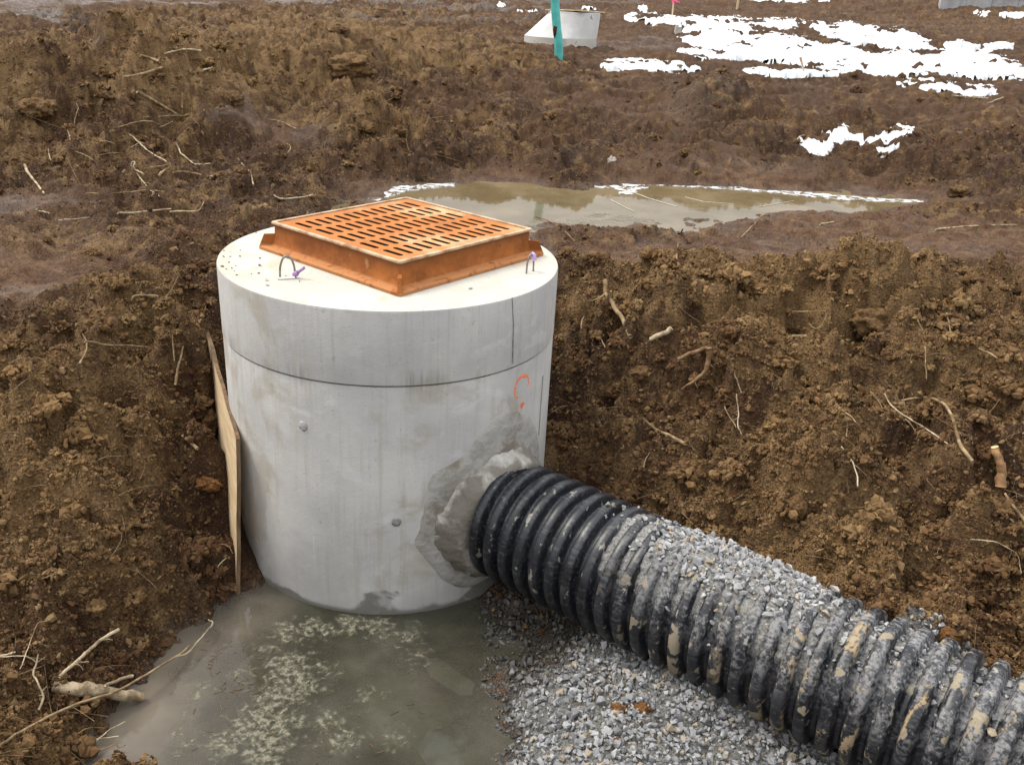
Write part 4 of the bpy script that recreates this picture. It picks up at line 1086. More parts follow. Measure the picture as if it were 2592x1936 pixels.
fines = np.stack([idg[:-1, :-1], idg[1:, :-1], idg[1:, 1:], idg[:-1, 1:]], -1).reshape(-1, 4)
def mat_grit():
    t = NT('stone_dust'); n = t.noise(120, 4); m = t.noise(18, 4)
    c = t.mix(t.ramp(n, .3, .7), (.115, .115, .11), (.27, .265, .255)); c = t.mix(t.ramp(m, .58, .7, 0, .6), c, (.30, .25, .17))
    return t.fin(c, .95, t.bump(n, .8, .006), .2)
grit = npmesh('stone_dust', VG.reshape(-1, 3), [fines], mat_grit(), None, True)
tag(grit, 'grey stone dust packed between the ribs of the pipe', 'grit', kind='stuff')
NPS = 6400
ps = rng.uniform(.34, 3.2, NPS); pa = rng.normal(0, .45, NPS) + .05
dens = .08 + 1.0 * np.exp(-((ps - .98) / .30) ** 2) + .5 * np.exp(-((ps - .72) / .2) ** 2) + .38 * np.exp(-((ps - 1.45) / .25) ** 2)
dens = dens * np.where((ps > 1.25) & (pipe_r(ps) > RP - .024), .06, 1) * np.where(ps > 1.9, .5, 1)
dens = dens * np.where(ps < .62, np.exp(-((pa - .0) / .5) ** 2) * .8, 1) * np.exp(-(pa / .85) ** 2)
k_ = rng.uniform(0, 1, NPS) < dens; ps, pa = ps[k_], pa[k_]
pz_ = np.clip(rng.lognormal(math.log(.0100), .40, len(ps)), .004, .021)
lv = RP - .020 + heap(ps, pa + PI / 2) - .020 * sstep(1.20, 1.42, ps)
rr_ = np.maximum(pipe_r(ps), lv) + pz_ * .35
onv = (pipe_r(ps) > RP - .008) & (heap(ps, pa + PI / 2) < .012) & (rng.uniform(0, 1, len(ps)) < np.where(ps > 1.3, .95, .6))
ps, pa, pz_, rr_ = ps[~onv], pa[~onv], pz_[~onv], rr_[~onv]
pst = scatter('gravel_on_pipe', on_pipe(ps, pa + PI / 2, rr_), pz_, HT, MST, dict(tint=rng.uniform(.15, 1, len(ps)), tint2=rng.uniform(0, 1.02, len(ps)), wet=np.zeros(len(ps))))
tag(pst, 'pale crushed stones spilled along the top of the pipe', 'gravel', kind='stuff')

# ------------------------------------------------------------------ snow lying on the field
def z1(x, y): return (1024 + .537 * x, .537 * y)
def z2(x, y): return (1106 + .5 * x, .5 * y)
SNOW = [
 ('wide field of melting snow broken by dark clods in the upper right', [z1(*p) for p in ((615,80),(700,70),(840,77),(1000,74),(1110,90),(1290,84),(1340,98),(1240,112),(1110,112),(1110,140),(1220,140),(1300,160),(1400,180),(1530,198),(1600,226),(1740,198),(1800,228),(1900,212),(2060,206),(2130,246),(2240,286),(2240,312),(2100,312),(1900,302),(1700,312),(1550,292),(1400,277),(1280,264),(1150,242),(1000,242),(920,237),(828,212),(910,190),(820,165),(860,142),(930,132),(850,127),(870,106),(760,98),(690,90))]),
 ('slanting band of snow behind the large snow field', [z1(*p) for p in ((1350,97),(1440,110),(1510,97),(1600,122),(1700,132),(1790,146),(1860,200),(1760,208),(1680,204),(1600,188),(1500,168),(1430,143),(1370,118))]),
 ('small oval snow patch near the right edge, left of a thinner one', [z1(*p) for p in ((1888,178),(1960,168),(2036,188),(2005,218),(1915,208))]),
 ('thin snow strip highest at the right edge of the field', [z1(*p) for p in ((2050,186),(2100,174),(2170,178),(2165,196),(2080,200))]),
 ('long low strip of snow in front of the teal pipe side of the field', [z1(*p) for p in ((520,264),(560,244),(640,250),(820,258),(900,275),(860,288),(700,290),(640,290),(550,280))]),
 ('strip of snow in front of the short leaning orange-topped stake', [z1(*p) for p in ((1082,283),(1200,277),(1230,288),(1350,286),(1460,300),(1390,312),(1200,312),(1110,302))]),
 ('tongue of snow at the near right corner of the snow field', [z1(*p) for p in ((1696,325),(1860,326),(1900,340),(2100,372),(2060,384),(1900,370),(1830,380),(1790,364),(1730,372),(1700,352))]),
 ('little triangle of snow caught beside the pointed mound', [z1(*p) for p in ((776,396),(822,382),(806,420),(784,452),(778,430))]),
 ('ragged isolated snow patch on the slope above the puddle', [z2(*p) for p in ((1230,598),(1330,614),(1385,590),(1332,566),(1400,566),(1430,544),(1462,578),(1580,592),(1612,566),(1650,572),(1735,574),(1722,592),(1662,602),(1674,628),(1602,674),(1556,668),(1496,626),(1556,620),(1530,604),(1440,604),(1430,638),(1392,642),(1350,664),(1290,650))]),
 ('two small scraps of snow right of the ragged snow patch', [z2(*p) for p in ((1986,624),(2062,610),(2074,630),(2030,628))]),
 ('thin streak of snow at the far left of the cone', [z1(*p) for p in ((176,44),(250,36),(256,50),(190,52))]),
 ('thin streak of snow beyond the cone, nearer its plywood cover', [z1(*p) for p in ((436,38),(470,28),(486,38),(460,46))]),
 ('narrow strip of snow along the very top of the picture', [z1(*p) for p in ((1110,-6),(1430,-6),(1430,4),(1250,5),(1120,3))]),
 ('flat strip of snow before the far concrete wall', [z1(*p) for p in ((1760,16),(1850,4),(1920,8),(1900,18),(1830,24),(1770,26))]),
 ('short snow streak at the top beside the far wall strip', [z1(*p) for p in ((1496,2),(1530,-4),(1572,2),(1560,10),(1510,10))]),
 ('thin strip of snow under the far concrete wall', [z1(*p) for p in ((1984,52),(2050,46),(2085,56),(2060,64))]),
 ('white strip of snow at the top right corner', [z1(*p) for p in ((2106,62),(2160,52),(2230,58),(2230,72),(2140,72))]),
 ('small snow sliver left of the pink flagged stake', [z1(*p) for p in ((610,66),(640,52),(662,56),(640,70))]),
 ('tiny spot of snow between the cone and the pink stake', [z1(*p) for p in ((664,34),(680,26),(698,34),(690,46),(672,44))]),
 ('short snow streak furthest left along the skyline field', [z1(*p) for p in ((82,26),(104,18),(124,26),(110,34))]),
]
low = BZ + 0.6 * 0.055 * fbm(GX * 1.7, GY * 1.7, 2, 1) + .4 * (GZ - BZ) + .03 * sstep(4, 14, dist)
px_s, py_s, pd_s = to_px(np.stack([GX, GY, GZ], -1))
def seg_dist(px, py, poly):
    d = np.full(px.shape, 1e9); poly = np.array(poly, float)
    for i in range(len(poly)):
        a, b = poly[i], poly[(i + 1) % len(poly)]; ab = b - a
        t = np.clip(((px - a[0]) * ab[0] + (py - a[1]) * ab[1]) / (ab @ ab + 1e-9), 0, 1)
        d = np.minimum(d, np.hypot(px - a[0] - t * ab[0], (py - a[1] - t * ab[1])))
    return d
for lab, poly in SNOW:
    pl = np.array(poly); m_ = 8
    sub_ = (px_s[:DN] > pl[:, 0].min() - m_) & (px_s[:DN] < pl[:, 0].max() + m_) & (py_s[:DN] > pl[:, 1].min() - m_) & (py_s[:DN] < pl[:, 1].max() + m_) & (pd_s[:DN] > 1)
    ii, jj = np.nonzero(sub_)
    if not len(ii): continue
    i0, i1, j0, j1 = max(ii.min() - 1, 0), ii.max() + 2, max(jj.min() - 1, 0), jj.max() + 2
    sl = (slice(i0, i1), slice(j0, j1))
    D_ = dist[sl]
    X, Y, PXs, PYs = GX[sl], GY[sl], px_s[sl], py_s[sl]
    sdd = seg_dist(PXs, PYs, poly) * np.where(polymask(PXs, PYs, poly), 1, -1)
    sdd = sdd + np.where(D_ > 9, 3.2, 5.5) * fbm(X * np.where(D_ > 9, 1.1, 2.6), Y * np.where(D_ > 9, .9, 2.2), 4, 83) + np.where(D_ > 9, 1.2, 2.2)
    small = (len(poly) < 9)
    thick = np.clip(sdd * .010, -.06, .05 + .012 * (D_ / 10)) * (D_ / 12)
    bumpz = .6 * (GZ[sl] - low[sl])
    sd2 = np.where(D_ > 9, np.minimum(sdd, 7 if small else 5) + (3 if small else 8) * (fbm(X * 1.25, Y * 1.6, 4, 85, .65) + .03), np.minimum(sdd, 4) + 6 * fbm(X * 3.4, Y * 3.0, 3, 86))
    thick = np.clip(sd2 * .009, -.09, .030) * (.4 + D_ / 16)
    Zs = low[sl] + (.88 if small else .42) * (GZ[sl] - low[sl]) + thick + .010 * fbm(X * 4, Y * 4, 2, 87)
    ok = sdd > -9
    idl = np.arange(X.size).reshape(X.shape)
    qd = np.stack([idl[:-1, :-1], idl[:-1, 1:], idl[1:, 1:], idl[1:, :-1]], -1).reshape(-1, 4)[:, ::-1]
    okq = (ok[:-1, :-1] & ok[:-1, 1:] & ok[1:, 1:] & ok[1:, :-1]).ravel()
    qd = qd[okq]
    if not len(qd): continue
    par = {}
    def find(a):
        while par[a] != a: par[a] = par[par[a]]; a = par[a]
        return a
    for q in qd:
        for a in q: par.setdefault(int(a), int(a))
        r0 = find(int(q[0]))
        for a in q[1:]:
            r1 = find(int(a))
            if r1 != r0: par[r1] = r0
    roots = np.array([find(int(q[0])) for q in qd]); vals, cn = np.unique(roots, return_counts=True); qd = qd[roots == vals[cn.argmax()]]
    us, inv = np.unique(qd, return_inverse=True)
    VV = np.stack([X, Y, Zs], -1).reshape(-1, 3)[us]
    o = npmesh('snow_patch', VV, [inv.reshape(-1, 4)], MSN, None, True, origin=VV.mean(0))
    tag(o, lab, 'snow', 'patches of old snow')

# ------------------------------------------------------------------ distant things
def ground_at(px, py): return hit([px], [py])[0]
def rel_scale(p): return float((p - CAM) @ M[2]) / (F / K)      # metres per photo unit at that depth
# cone-shaped precast section with a plywood cover
cb_ = ground_at(1212, 102); k_c = rel_scale(cb_)
cone = empty('manhole_cone', cb_, 'pale grey eccentric concrete manhole cone standing on the mud far behind', 'manhole section')
def cone_mesh():
    bm = bmesh.new(); rings = []; N = 72
    Rb = 81 * k_c; Rt = 57 * k_c; hb = 17 * k_c; ht = 70 * k_c
    for (r, z, ox) in ((Rb, -.25, 0), (Rb, hb, 0), (Rb * .985, hb + .012, .012), (Rt * 1.01, ht - 6 * k_c, 27 * k_c), (Rt, ht, 27 * k_c), (Rt * .72, ht, 27 * k_c), (Rt * .72, ht - .3, 27 * k_c)):
        rings.append([bm.verts.new((cb_[0] + ox + r * math.cos(2 * PI * i / N), cb_[1] + Rb + r * math.sin(2 * PI * i / N), cb_[2] + z)) for i in range(N)])
    for a, b in zip(rings, rings[1:]):
        for i in range(N): bm.faces.new((a[i], a[(i + 1) % N], b[(i + 1) % N], b[i]))
    return bm
def mat_cone():
    t = NT('pale_concrete'); n = t.noise(3, 5); g = t.ramp(t.noise(6, 4), .66, .70)
    z_ = t.sepxyz()[2]
    c = t.mix(t.ramp(n, .3, .7), (.46, .46, .45), (.60, .60, .58))
    c = t.mix(t.math('MULTIPLY', g, .7), c, (.12, .11, .09)); c = t.mix(t.ramp(z_, .17, .15, 0, .5), c, (.36, .33, .26))
    return t.fin(c, .85, t.bump(n, .3, .01), .3)
co_ = bmobj('cone_shell', cone_mesh(), mat_cone(), cone, True)
co_.data.set_sharp_from_angle(angle=math.radians(38))
zc = cb_[2] + 70 * k_c; rc_ = 66 * k_c; xc, yc = cb_[0] + 29 * k_c, cb_[1] + 81 * k_c
cs = [(xc + rc_ * 1.02 * math.cos(a), yc + rc_ * 1.02 * math.sin(a), zc + .012 + (.03 if i == 1 else 0)) for i, a in enumerate((PI + .15, 1.5 * PI + .15, .15, PI / 2 + .15))]
board('plywood_cover', cs, .018, mat_wood((.42, .32, .19), (.62, .50, .33), 8), 'square plywood cover laid over the top of the distant concrete cone', 'plywood')
# turquoise riser pipe
tb = ground_at(1208, 122); kt = rel_scale(tb)
tp = empty('turquoise_pipe', tb, 'turquoise plastic riser pipe stuck upright in the mud before the concrete cone', 'pipe')
pts = [tb + (0, .02, -.25)]
for f_, (px, py) in zip((0, .35, .7, 1.0), ((1207, 100), (1203, 60), (1199, 10), (1197, -30))):
    k = ray(px, py); tpar = (tb[1] + .02 * f_ - CAM[1]) / k[1]; pts.append(CAM + k * tpar)
top_dir = pts[-1] - pts[-2]; pts.append(pts[-1] + top_dir * 1.6)
sweep('pipe_body', pts, 9.3 * kt, MTEAL, tp, 20, res=8)
mud = lump_template(5, 2, .5, 2); bm = bmesh.new()
mv = [bm.verts.new(Vector(x * np.array((6, 5, 14)) * kt) + Vector(pts[1] + (-9 * kt, -.03, .22))) for x in mud[0]]
for x in mud[1]: bm.faces.new([mv[i] for i in x])
bmobj('mud_smear', bm, MC, tp, True)
def stake(name, px, py, toppx, toppy, wpx, mat, label, extra=None):
    b = ground_at(px, py); k = rel_scale(b); r_ = ray(toppx, toppy); tp_ = CAM + r_ * ((b[1] - CAM[1]) / r_[1])
    e = empty(name, b, label, 'stake')
    v = Vector(tp_ - b); L = v.length; bm = bmesh.new(); w_ = wpx * k
    q = v.to_track_quat('Z', 'Y').to_matrix().to_4x4(); q.translation = Vector(b)
    prof = [(-.15, 1), (L * .96, 1), (L, .7)]; rr = []
    for z, s_ in prof: rr.append([bm.verts.new(q @ Vector((x * w_ / 2 * s_, y * w_ / 3 * s_, z))) for x, y in ((1, 1), (-1, 1), (-1, -1), (1, -1))])
    for a_, b_ in zip(rr, rr[1:]):
        for i in range(4): bm.faces.new((a_[i], a_[(i + 1) % 4], b_[(i + 1) % 4], b_[i]))
    bm.faces.new(rr[-1]); bm.faces.new(rr[0][::-1])
    bmobj('shaft', bm, mat, e)
    if extra: extra(e, b, tp_, k)
    return e
MSTK = mat_wood((.50, .36, .22), (.70, .55, .38), 12)
def ribbon(e, b, t_, k):
    for i in range(3):
        p0 = b + (t_ - b) * (.58 - .06 * i); pts = [p0 + np.array([(.8 + i) * k * j * .9, -.01 - .01 * i, (-1.0 + .3 * i) * k * j * 2.0 + 3 * k]) for j in range(6)]
        sweep('ribbon', pts, [1.6 * k, 1.9 * k, .9 * k], MPINK, e, 4)
    sweep('painted_band', [b + (t_ - b) * .40 + (0, -.004, 0), b + (t_ - b) * .62 + (0, -.004, 0)], [2.6 * k, 2.8 * k], MPINK, e, 6)
stake('survey_stake', 1452, 34, 1458, -30, 4.0, MSTK, 'slim wooden survey stake with bright pink ribbon beyond the snow', ribbon)
stake('survey_stake', 1592, 20, 1601, -40, 5.5, MSTK, 'plain wooden survey stake, right of the pink flagged one')
def tipp(e, b, t_, k): sweep('orange_tip', [b + (t_ - b) * .72, b + (t_ - b) * 1.03], [2.9 * k, 2.9 * k], mat_flat('faded_orange', (.85, .33, .22), .7), e, 6)
stake('survey_stake', 1737, 156, 1729, 125, 5.0, mat_wood((.5, .42, .36), (.72, .64, .58), 12), 'short leaning stake with orange top in the snow', tipp)
# small block and far wall
def block(name, p, sx, sy, sz, rot, mat, label, cat, cap=True):
    e = empty(name, p, label, cat)
    bm = bmesh.new(); add_box(bm, p[0], p[1], p[2] + sz / 2 - .05, sx, sy, sz + .1, rot); bmesh.ops.bevel(bm, geom=bm.edges[:], offset=min(sx, sz) * .06, segments=2, affect='EDGES'); bmobj('block_body', bm, mat, e)
    return e
MGB = mat_flat('far_concrete', (.42, .42, .43), .85, .25, 3)
b_ = ground_at(1464, 70); kb = rel_scale(b_)
block('concrete_block', b_, 13 * kb, 10 * kb, 11 * kb, .2, mat_flat('block_grey', (.5, .49, .46), .85, .3, 9), 'small grey concrete block at the left tip of the snow field', 'block')
wa, wb_ = ground_at(2050, 12), ground_at(2215, 20); kw = rel_scale(wb_)
dw = wb_ - wa; Lw = float(np.hypot(dw[0], dw[1])) + 6; mid = (wa + wb_) / 2 + np.array([2.5, 0, 0]); aw = math.atan2(dw[1], dw[0]) * .3
ew = empty('concrete_wall', mid, 'low grey concrete wall far away at the upper right corner', 'wall')
bm = bmesh.new(); nseg_ = 7
for i in range(nseg_):
    c_ = mid + np.array([math.cos(aw), math.sin(aw), 0]) * Lw * ((i + .5) / nseg_ - .5)
    add_box(bm, c_[0], c_[1], c_[2] + 10 * kw - .3, Lw / nseg_ * .985, .5, 20 * kw + .6, aw)
bmobj('wall_panels', bm, MGB, ew)
bm = bmesh.new(); add_box(bm, mid[0], mid[1], mid[2] + 20 * kw + .04, Lw + .1, .62, .09, aw); bmobj('coping', bm, mat_flat('far_coping', (.55, .55, .55), .8, .15, 3), ew)

# ------------------------------------------------------------------ roots, sticks, branches
def d8(*p): return [(a * .465, 597 + .465 * b) for a, b in p]
def d7(*p): return [(1106 + .5 * a, 512 + .5 * b) for a, b in p]
def d3(*p): return [(a * .3099, b * .3099) for a, b in p]
def d4(*p): return [(a * .3472, 1237 + .3472 * b) for a, b in p]
def dz(*p): return [(597 + .7299 * a, 341 + .7299 * b) for a, b in p]
# name, label, category, photo points, width in photo units (start, end), tone, lift (metres)
G1, G2 = 'roots and sticks in the left spoil heap', 'roots and sticks in the right bank'
ST = [
 ('broken_branch', 'thick splintered branch lying diagonally on the left spoil heap', 'branch', d3((955,640),(1090,715),(1240,805)), (9,5), 0, .03, G1),
 ('branch', 'muddy bowed branch near the top of the left spoil heap', 'branch', d3((850,540),(980,520),(1060,495),(1135,475)), (4,7), 0, .03, G1),
 ('branch', 'short stub above the bowed branch, sloping down to the right', 'branch', d3((980,390),(1040,405),(1110,432)), (5,6), 0, .03, G1),
 ('root', 'flat pale root on the crest of the left spoil heap', 'root', d3((1150,375),(1240,352),(1320,345),(1400,355)), (3,5), 2, .03, G1),
 ('twig', 'thin twig standing upright right of the splintered branch', 'twig', d3((1270,750),(1272,700),(1269,642)), (4,2.5), 0, .03, G1),
 ('twig', 'straight level twig touching the foot of the splintered branch', 'twig', d3((1005,818),(1150,812),(1305,810)), (2.2,3), 0, .03, G1),
 ('root', 'arching thin root just under the splintered branch', 'root', d3((825,888),(900,865),(970,850),(1050,845),(1105,870)), (2,3), 0, .04, G1),
 ('root', 'long light root slanting down to the right across a dark hollow', 'root', d3((905,940),(960,985),(1000,1025),(1080,1085),(1160,1125)), (3,3), 2, .035, G1),
 ('root', 'very pale crooked root with a white bend left of the grate', 'root', d3((1230,998),(1262,1070),(1310,1110),(1370,1145),(1470,1142)), (3.6,2.4), 2, .035, G1),
 ('root', 'hooked pale root with its loop at the upper end', 'root', d3((915,1160),(918,1135),(940,1130),(930,1165),(960,1195),(1010,1212)), (2.2,3.4), 2, .035, G1),
 ('root', 'thin root running down from the hooked pale root', 'root', d3((955,1205),(1015,1290),(1060,1335),(1115,1372)), (3,2), 2, .03, G1),
 ('stick', 'stout light stick leaning at the far left, its bark peeling', 'stick', d3((170,1150),(195,1205),(235,1250),(310,1350)), (7,4), 2, .03, G1),
 ('root', 'dark bent root sloping steeply toward the upper left of the lid', 'root', d3((1665,1110),(1700,1155),(1745,1205),(1770,1290)), (3,3.5), 0, .03, G1),
 ('root', 'small forked root stub left of the short log-like stick', 'root', d3((1105,1225),(1150,1185),(1185,1168),(1183,1128)), (6,2), 0, .03, G1),
 ('stick', 'short thick stick lying level in the middle of the left mud', 'stick', d3((1200,1205),(1290,1200),(1350,1208),(1400,1220)), (5,5), 1, .03, G1),
 ('stick', 'tan stick rising to the right on the wet mud', 'stick', d3((1460,1240),(1530,1212),(1600,1182)), (6,4), 0, .03, G1),
 ('root', 'fine dark root right of the tread-marked clay block', 'root', d3((1870,832),(1970,852),(2065,900)), (2,2.6), 0, .03, G1),
 ('root', 'long nearly level root along the edge of the left mud track', 'root', d3((600,1350),(790,1350),(1000,1327),(1150,1338)), (2.2,2.8), 0, .03, G1),
 ('stick', 'long pale stick lying level, left end buried in the left mud', 'stick', d3((820,1490),(1000,1475),(1195,1455)), (4.6,3.4), 2, .03, G1),
 ('stick', 'light stick with an upturned right end behind the basin', 'stick', d3((1185,1476),(1300,1474),(1385,1466),(1425,1400)), (4.2,2.6), 2, .03, G1),
 ('stick', 'bright whitish stick lying level at the left track', 'stick', d3((410,1535),(520,1528),(632,1519)), (3,4.4), 2, .03, G1),
 ('stick', 'small white stick left of the bright level one', 'stick', d3((250,1465),(300,1475),(352,1490)), (2.5,3.6), 2, .03, G1),
 ('root', 'sinuous pale root just behind the left corner of the grate', 'root', d3((1905,1358),(1950,1385),(2030,1382),(2110,1378),(2185,1360)), (3,5), 2, .03, G1),
 ('twig', 'thin wavy twig standing on the left heap', 'twig', d3((520,862),(530,800),(545,760),(532,720)), (2.2,2.6), 0, .04, G1),
 ('root', 'short grey root under the level twig', 'root', d3((1115,890),(1160,870),(1205,845)), (3,2), 0, .03, G1),
 ('root', 'reddish root beside the tread-marked clay block', 'root', d3((1355,840),(1390,880),(1418,940)), (2,3), 1, .03, G1),
 ('twig', 'small forked twig at the left of the dark hollow', 'twig', d3((490,975),(485,945),(468,908)), (3,2), 0, .03, G1),
 ('twig', 'thin pale twig hanging at the far left mound', 'twig', d3((335,1040),(345,1090),(362,1142)), (2,2), 2, .03, G1),
 ('stick', 'short light stub high on the left heap, right part', 'stick', d3((1415,492),(1450,482),(1482,468)), (4,4), 2, .03, G1),
 ('root', 'curled tan root like a hook right of the wet clay', 'root', d3((1995,1002),(2022,1015),(2022,1048),(1988,1082)), (2.4,2), 0, .03, G1),
 ('twig', 'straight thin twig above the short level stick', 'twig', d3((1015,1170),(1100,1160),(1182,1150)), (2,3), 0, .03, G1),
 ('root', 'fine root trailing left of the long light root', 'root', d3((440,1035),(520,1055),(600,1085),(650,1115)), (1.8,1.8), 0, .03, G1),
 ('twig', 'tiny pale twig left of the dark hollow', 'twig', d3((700,980),(745,985),(792,1000)), (2,2.6), 2, .03, G1),
 ('stick', 'straight tan stick with forked end on the left bank', 'stick', d8((395,302),(500,318),(600,322),(682,328)), (5,3.4), 0, .03, G1),
 ('root', 'short forked root hanging from the straight tan stick', 'root', d8((375,250),(402,305),(400,345),(372,405)), (3,4), 0, .035, G1),
 ('root', 'thick bent root above the plywood sheet', 'root', d8((815,503),(826,430),(838,380),(850,325)), (6,4), 0, .03, G1),
 ('root', 'thin hanging root left of the thick bent one', 'root', d8((810,392),(806,335),(800,270)), (2.4,2), 0, .03, G1),
 ('root', 'long thin root reaching toward the left rim of the lid', 'root', d8((735,135),(770,95),(800,55),(828,0)), (3,2.4), 0, .03, G1),
 ('root', 'knobbly hooked root on the near left track', 'root', d8((612,108),(620,92),(660,88),(735,94)), (4,5), 0, .03, G1),
 ('stick', 'broken stick end sticking out of the hole in the left bank', 'stick', d8((845,740),(880,765),(916,802)), (6,8), 0, .03, G1),
 ('root', 'thin pale curl in the soil beside the lower plywood', 'root', d8((1004,1370),(1020,1335),(1052,1308)), (2.4,2), 2, .02, G1),
 ('root', 'thin curved root on the soil left of the plywood', 'root', d8((1025,1240),(1060,1252),(1080,1285)), (2,1.8), 0, .02, G1),
 ('root', 'slim upright root high beside the basin', 'root', d8((925,215),(945,180),(955,140)), (2.4,2), 0, .02, G1),
 ('branch', 'long bare branch reaching over the pit water from the left corner', 'branch', d4((0,1075),(60,1030),(140,980),(330,880),(500,805),(700,745),(850,668),(1000,575),(1110,512),(1180,455)), (6,5), 0, .05, None),
 ('twig', 'whitish zigzag twig at the tip of the long branch', 'twig', d4((1085,528),(1150,508),(1200,468),(1225,430),(1262,395),(1285,360),(1315,335),(1322,308),(1298,292)), (3.4,3.2), 2, .06, None),
 ('branch', 'grey limb with a side spur slanting up at the lower left', 'branch', d4((365,645),(420,600),(480,550),(530,500),(565,470),(640,410),(742,350)), (7,8), 2, .07, None),
 ('cut_log', 'stout barkless log end with a pale cut face over the water', 'log', d4((370,700),(480,690),(620,705),(760,735),(892,775)), (34,21), 2, .04, None),
 ('stub', 'short pale stub just behind the cut log', 'branch', d4((655,700),(730,670),(825,640)), (6,8), 2, .04, None),
 ('root', 'pale crooked root standing left of the cut log', 'root', d4((243,850),(268,765),(235,680),(208,620),(228,560),(240,500)), (5,3), 2, .06, None),
 ('twig', 'fine grey twig at the top of the lower left root tangle', 'twig', d4((125,600),(155,520),(180,450),(205,380),(240,310),(292,300)), (2.4,1.6), 2, .07, None),
 ('root', 'thick root leaving the picture at the lower left edge', 'root', d4((-20,520),(40,510),(90,490)), (6,5), 2, .05, None),
 ('root', 'thin level root below the lower left edge root', 'root', d4((0,522),(90,515),(180,525),(230,560)), (3,2), 2, .05, None),
 ('stick', 'straight straw-coloured stick at the near water edge', 'stick', d4((450,1045),(590,1032),(738,1015)), (2.6,3), 2, .03, None),
 ('twig', 'forked twig over the water at the near left edge', 'twig', d4((580,1062),(640,1010),(690,970),(780,925)), (3.4,2), 2, .04, None),
 ('twig', 'thin brown twig under the long branch', 'twig', d4((430,870),(540,875),(670,892)), (2.4,2.4), 1, .03, None),
 ('twig', 'crooked twig nearest the lower edge of the water', 'twig', d4((575,1110),(650,1092),(720,1065),(740,1085),(778,1068)), (3,2), 0, .03, None),
 ('twig', 'dark wet twig crossing under the straw-coloured stick', 'twig', d4((450,1030),(500,990),(560,962),(655,965)), (4,2), 1, .03, None),
 ('root', 'stout bent root emerging below the ridge right of the lid', 'root', d7((402,188),(408,240),(440,300),(482,360),(510,432)), (11,9), 0, .03, G2),
 ('cut_stick', 'pale cut piece of wood tilted up on the right bank', 'wood piece', d7((596,442),(645,420),(692,394)), (10,11), 2, .04, G2),
 ('root', 'thick reddish root with a bright broken end', 'root', d7((718,528),(780,500),(848,478)), (7,10), 1, .05, G2),
 ('cut_stick', 'pale cut piece of wood lying level on the right bank', 'wood piece', d7((1212,430),(1264,430),(1316,432)), (9,9), 2, .04, G2),
 ('root', 'tapering brown root hanging under the reddish root', 'root', d7((852,478),(846,530),(834,580),(790,618),(732,658)), (14,4), 1, .05, G2),
 ('root', 'knotted grey root lying halfway down the right bank', 'root', d7((562,783),(620,830),(680,855),(748,892)), (5,8), 0, .03, G2),
 ('twig', 'thin reddish twig above the pale tilted wood piece', 'twig', d7((718,303),(770,340),(816,372)), (2.4,2.4), 1, .03, G2),
 ('root', 'thin looping root under the overhang of the right bank', 'root', d7((1210,322),(1290,322),(1352,322),(1345,370),(1316,395),(1280,374)), (2.2,2.6), 0, .04, G2),
 ('root', 'long thin root dangling straight from the right overhang', 'root', d7((1748,345),(1772,400),(1782,460),(1786,530),(1790,612)), (3,2), 0, .04, G2),
 ('root', 'root with a clod at its end near the right edge', 'root', d7((1950,440),(2010,480),(2060,500),(2095,522)), (3.6,4), 0, .03, G2),
 ('root', 'short pale root pointing down mid-bank', 'root', d7((960,590),(975,630),(992,672)), (3.4,2.4), 2, .04, G2),
 ('root', 'hairy root dangling below the tapering root', 'root', d7((890,655),(928,755),(950,790),(968,822)), (4,2), 0, .04, G2),
 ('root', 'forked pale rootlet tip in the middle of the right bank', 'root', d7((968,680),(978,760),(974,810),(992,850)), (3,2), 2, .04, G2),
 ('root', 'spreading root under the central overhang', 'root', d7((1368,680),(1420,745),(1460,770),(1486,800)), (4,2.4), 0, .04, G2),
 ('root', 'rootlet hanging straight from the spreading root', 'root', d7((1440,765),(1448,810),(1444,862)), (2,2), 0, .04, G2),
 ('root', 'short root left of the long slanting root', 'root', d7((1548,668),(1576,700),(1602,740)), (3,2.4), 0, .04, G2),
 ('root', 'long grey root slanting down the right bank', 'root', d7((1608,678),(1650,738),(1720,788),(1800,835),(1900,906)), (3.6,3), 2, .045, G2),
 ('root', 'side rootlet splitting from the long slanting root', 'root', d7((1700,785),(1738,832),(1758,876)), (2.4,2), 2, .045, G2),
 ('root', 'big arched root curving down at the right of the bank', 'root', d7((1680,706),(1765,695),(1850,710),(1898,770),(1920,840),(1940,902),(1992,972)), (5,8), 0, .045, G2),
 ('root', 'pale wavering root below the arched root', 'root', d7((1425,905),(1465,960),(1488,1020),(1493,1078)), (3.4,3), 2, .04, G2),
 ('root', 'tiny root high at the right edge of the bank', 'root', d7((1880,330),(1888,365),(1895,402)), (3,2.4), 2, .03, G2),
 ('split_log', 'split log end showing orange wood at the right edge', 'log', d7((2085,905),(2105,960),(2118,1020),(2108,1078)), (16,22), 1, .05, G2),
 ('root', 'brown root running off the right edge below the split log', 'root', d7((2130,1108),(2165,1160),(2190,1195),(2230,1240)), (5,9), 0, .04, G2),
 ('root', 'thin crooked root low at the right edge', 'root', d7((1980,1306),(2080,1315),(2138,1340),(2185,1375),(2200,1450)), (2.6,2), 2, .04, G2),
 ('twig', 'small dark twig just above the gravelly pipe', 'twig', d7((730,1185),(760,1215),(782,1242)), (2.4,1.8), 0, .03, G2),
 ('twig', 'pale splinter low on the right bank near the basin', 'twig', d7((568,992),(580,955),(596,928)), (2.4,1.6), 2, .03, G2),
 ('twig', 'short pale sliver near the right of the basin', 'twig', d7((378,432),(390,452),(402,476)), (3,2.4), 2, .03, G2),
 ('root', 'little hooked root nearest the basin wall', 'root', d7((300,395),(300,370),(312,340)), (3,2), 0, .03, G2),
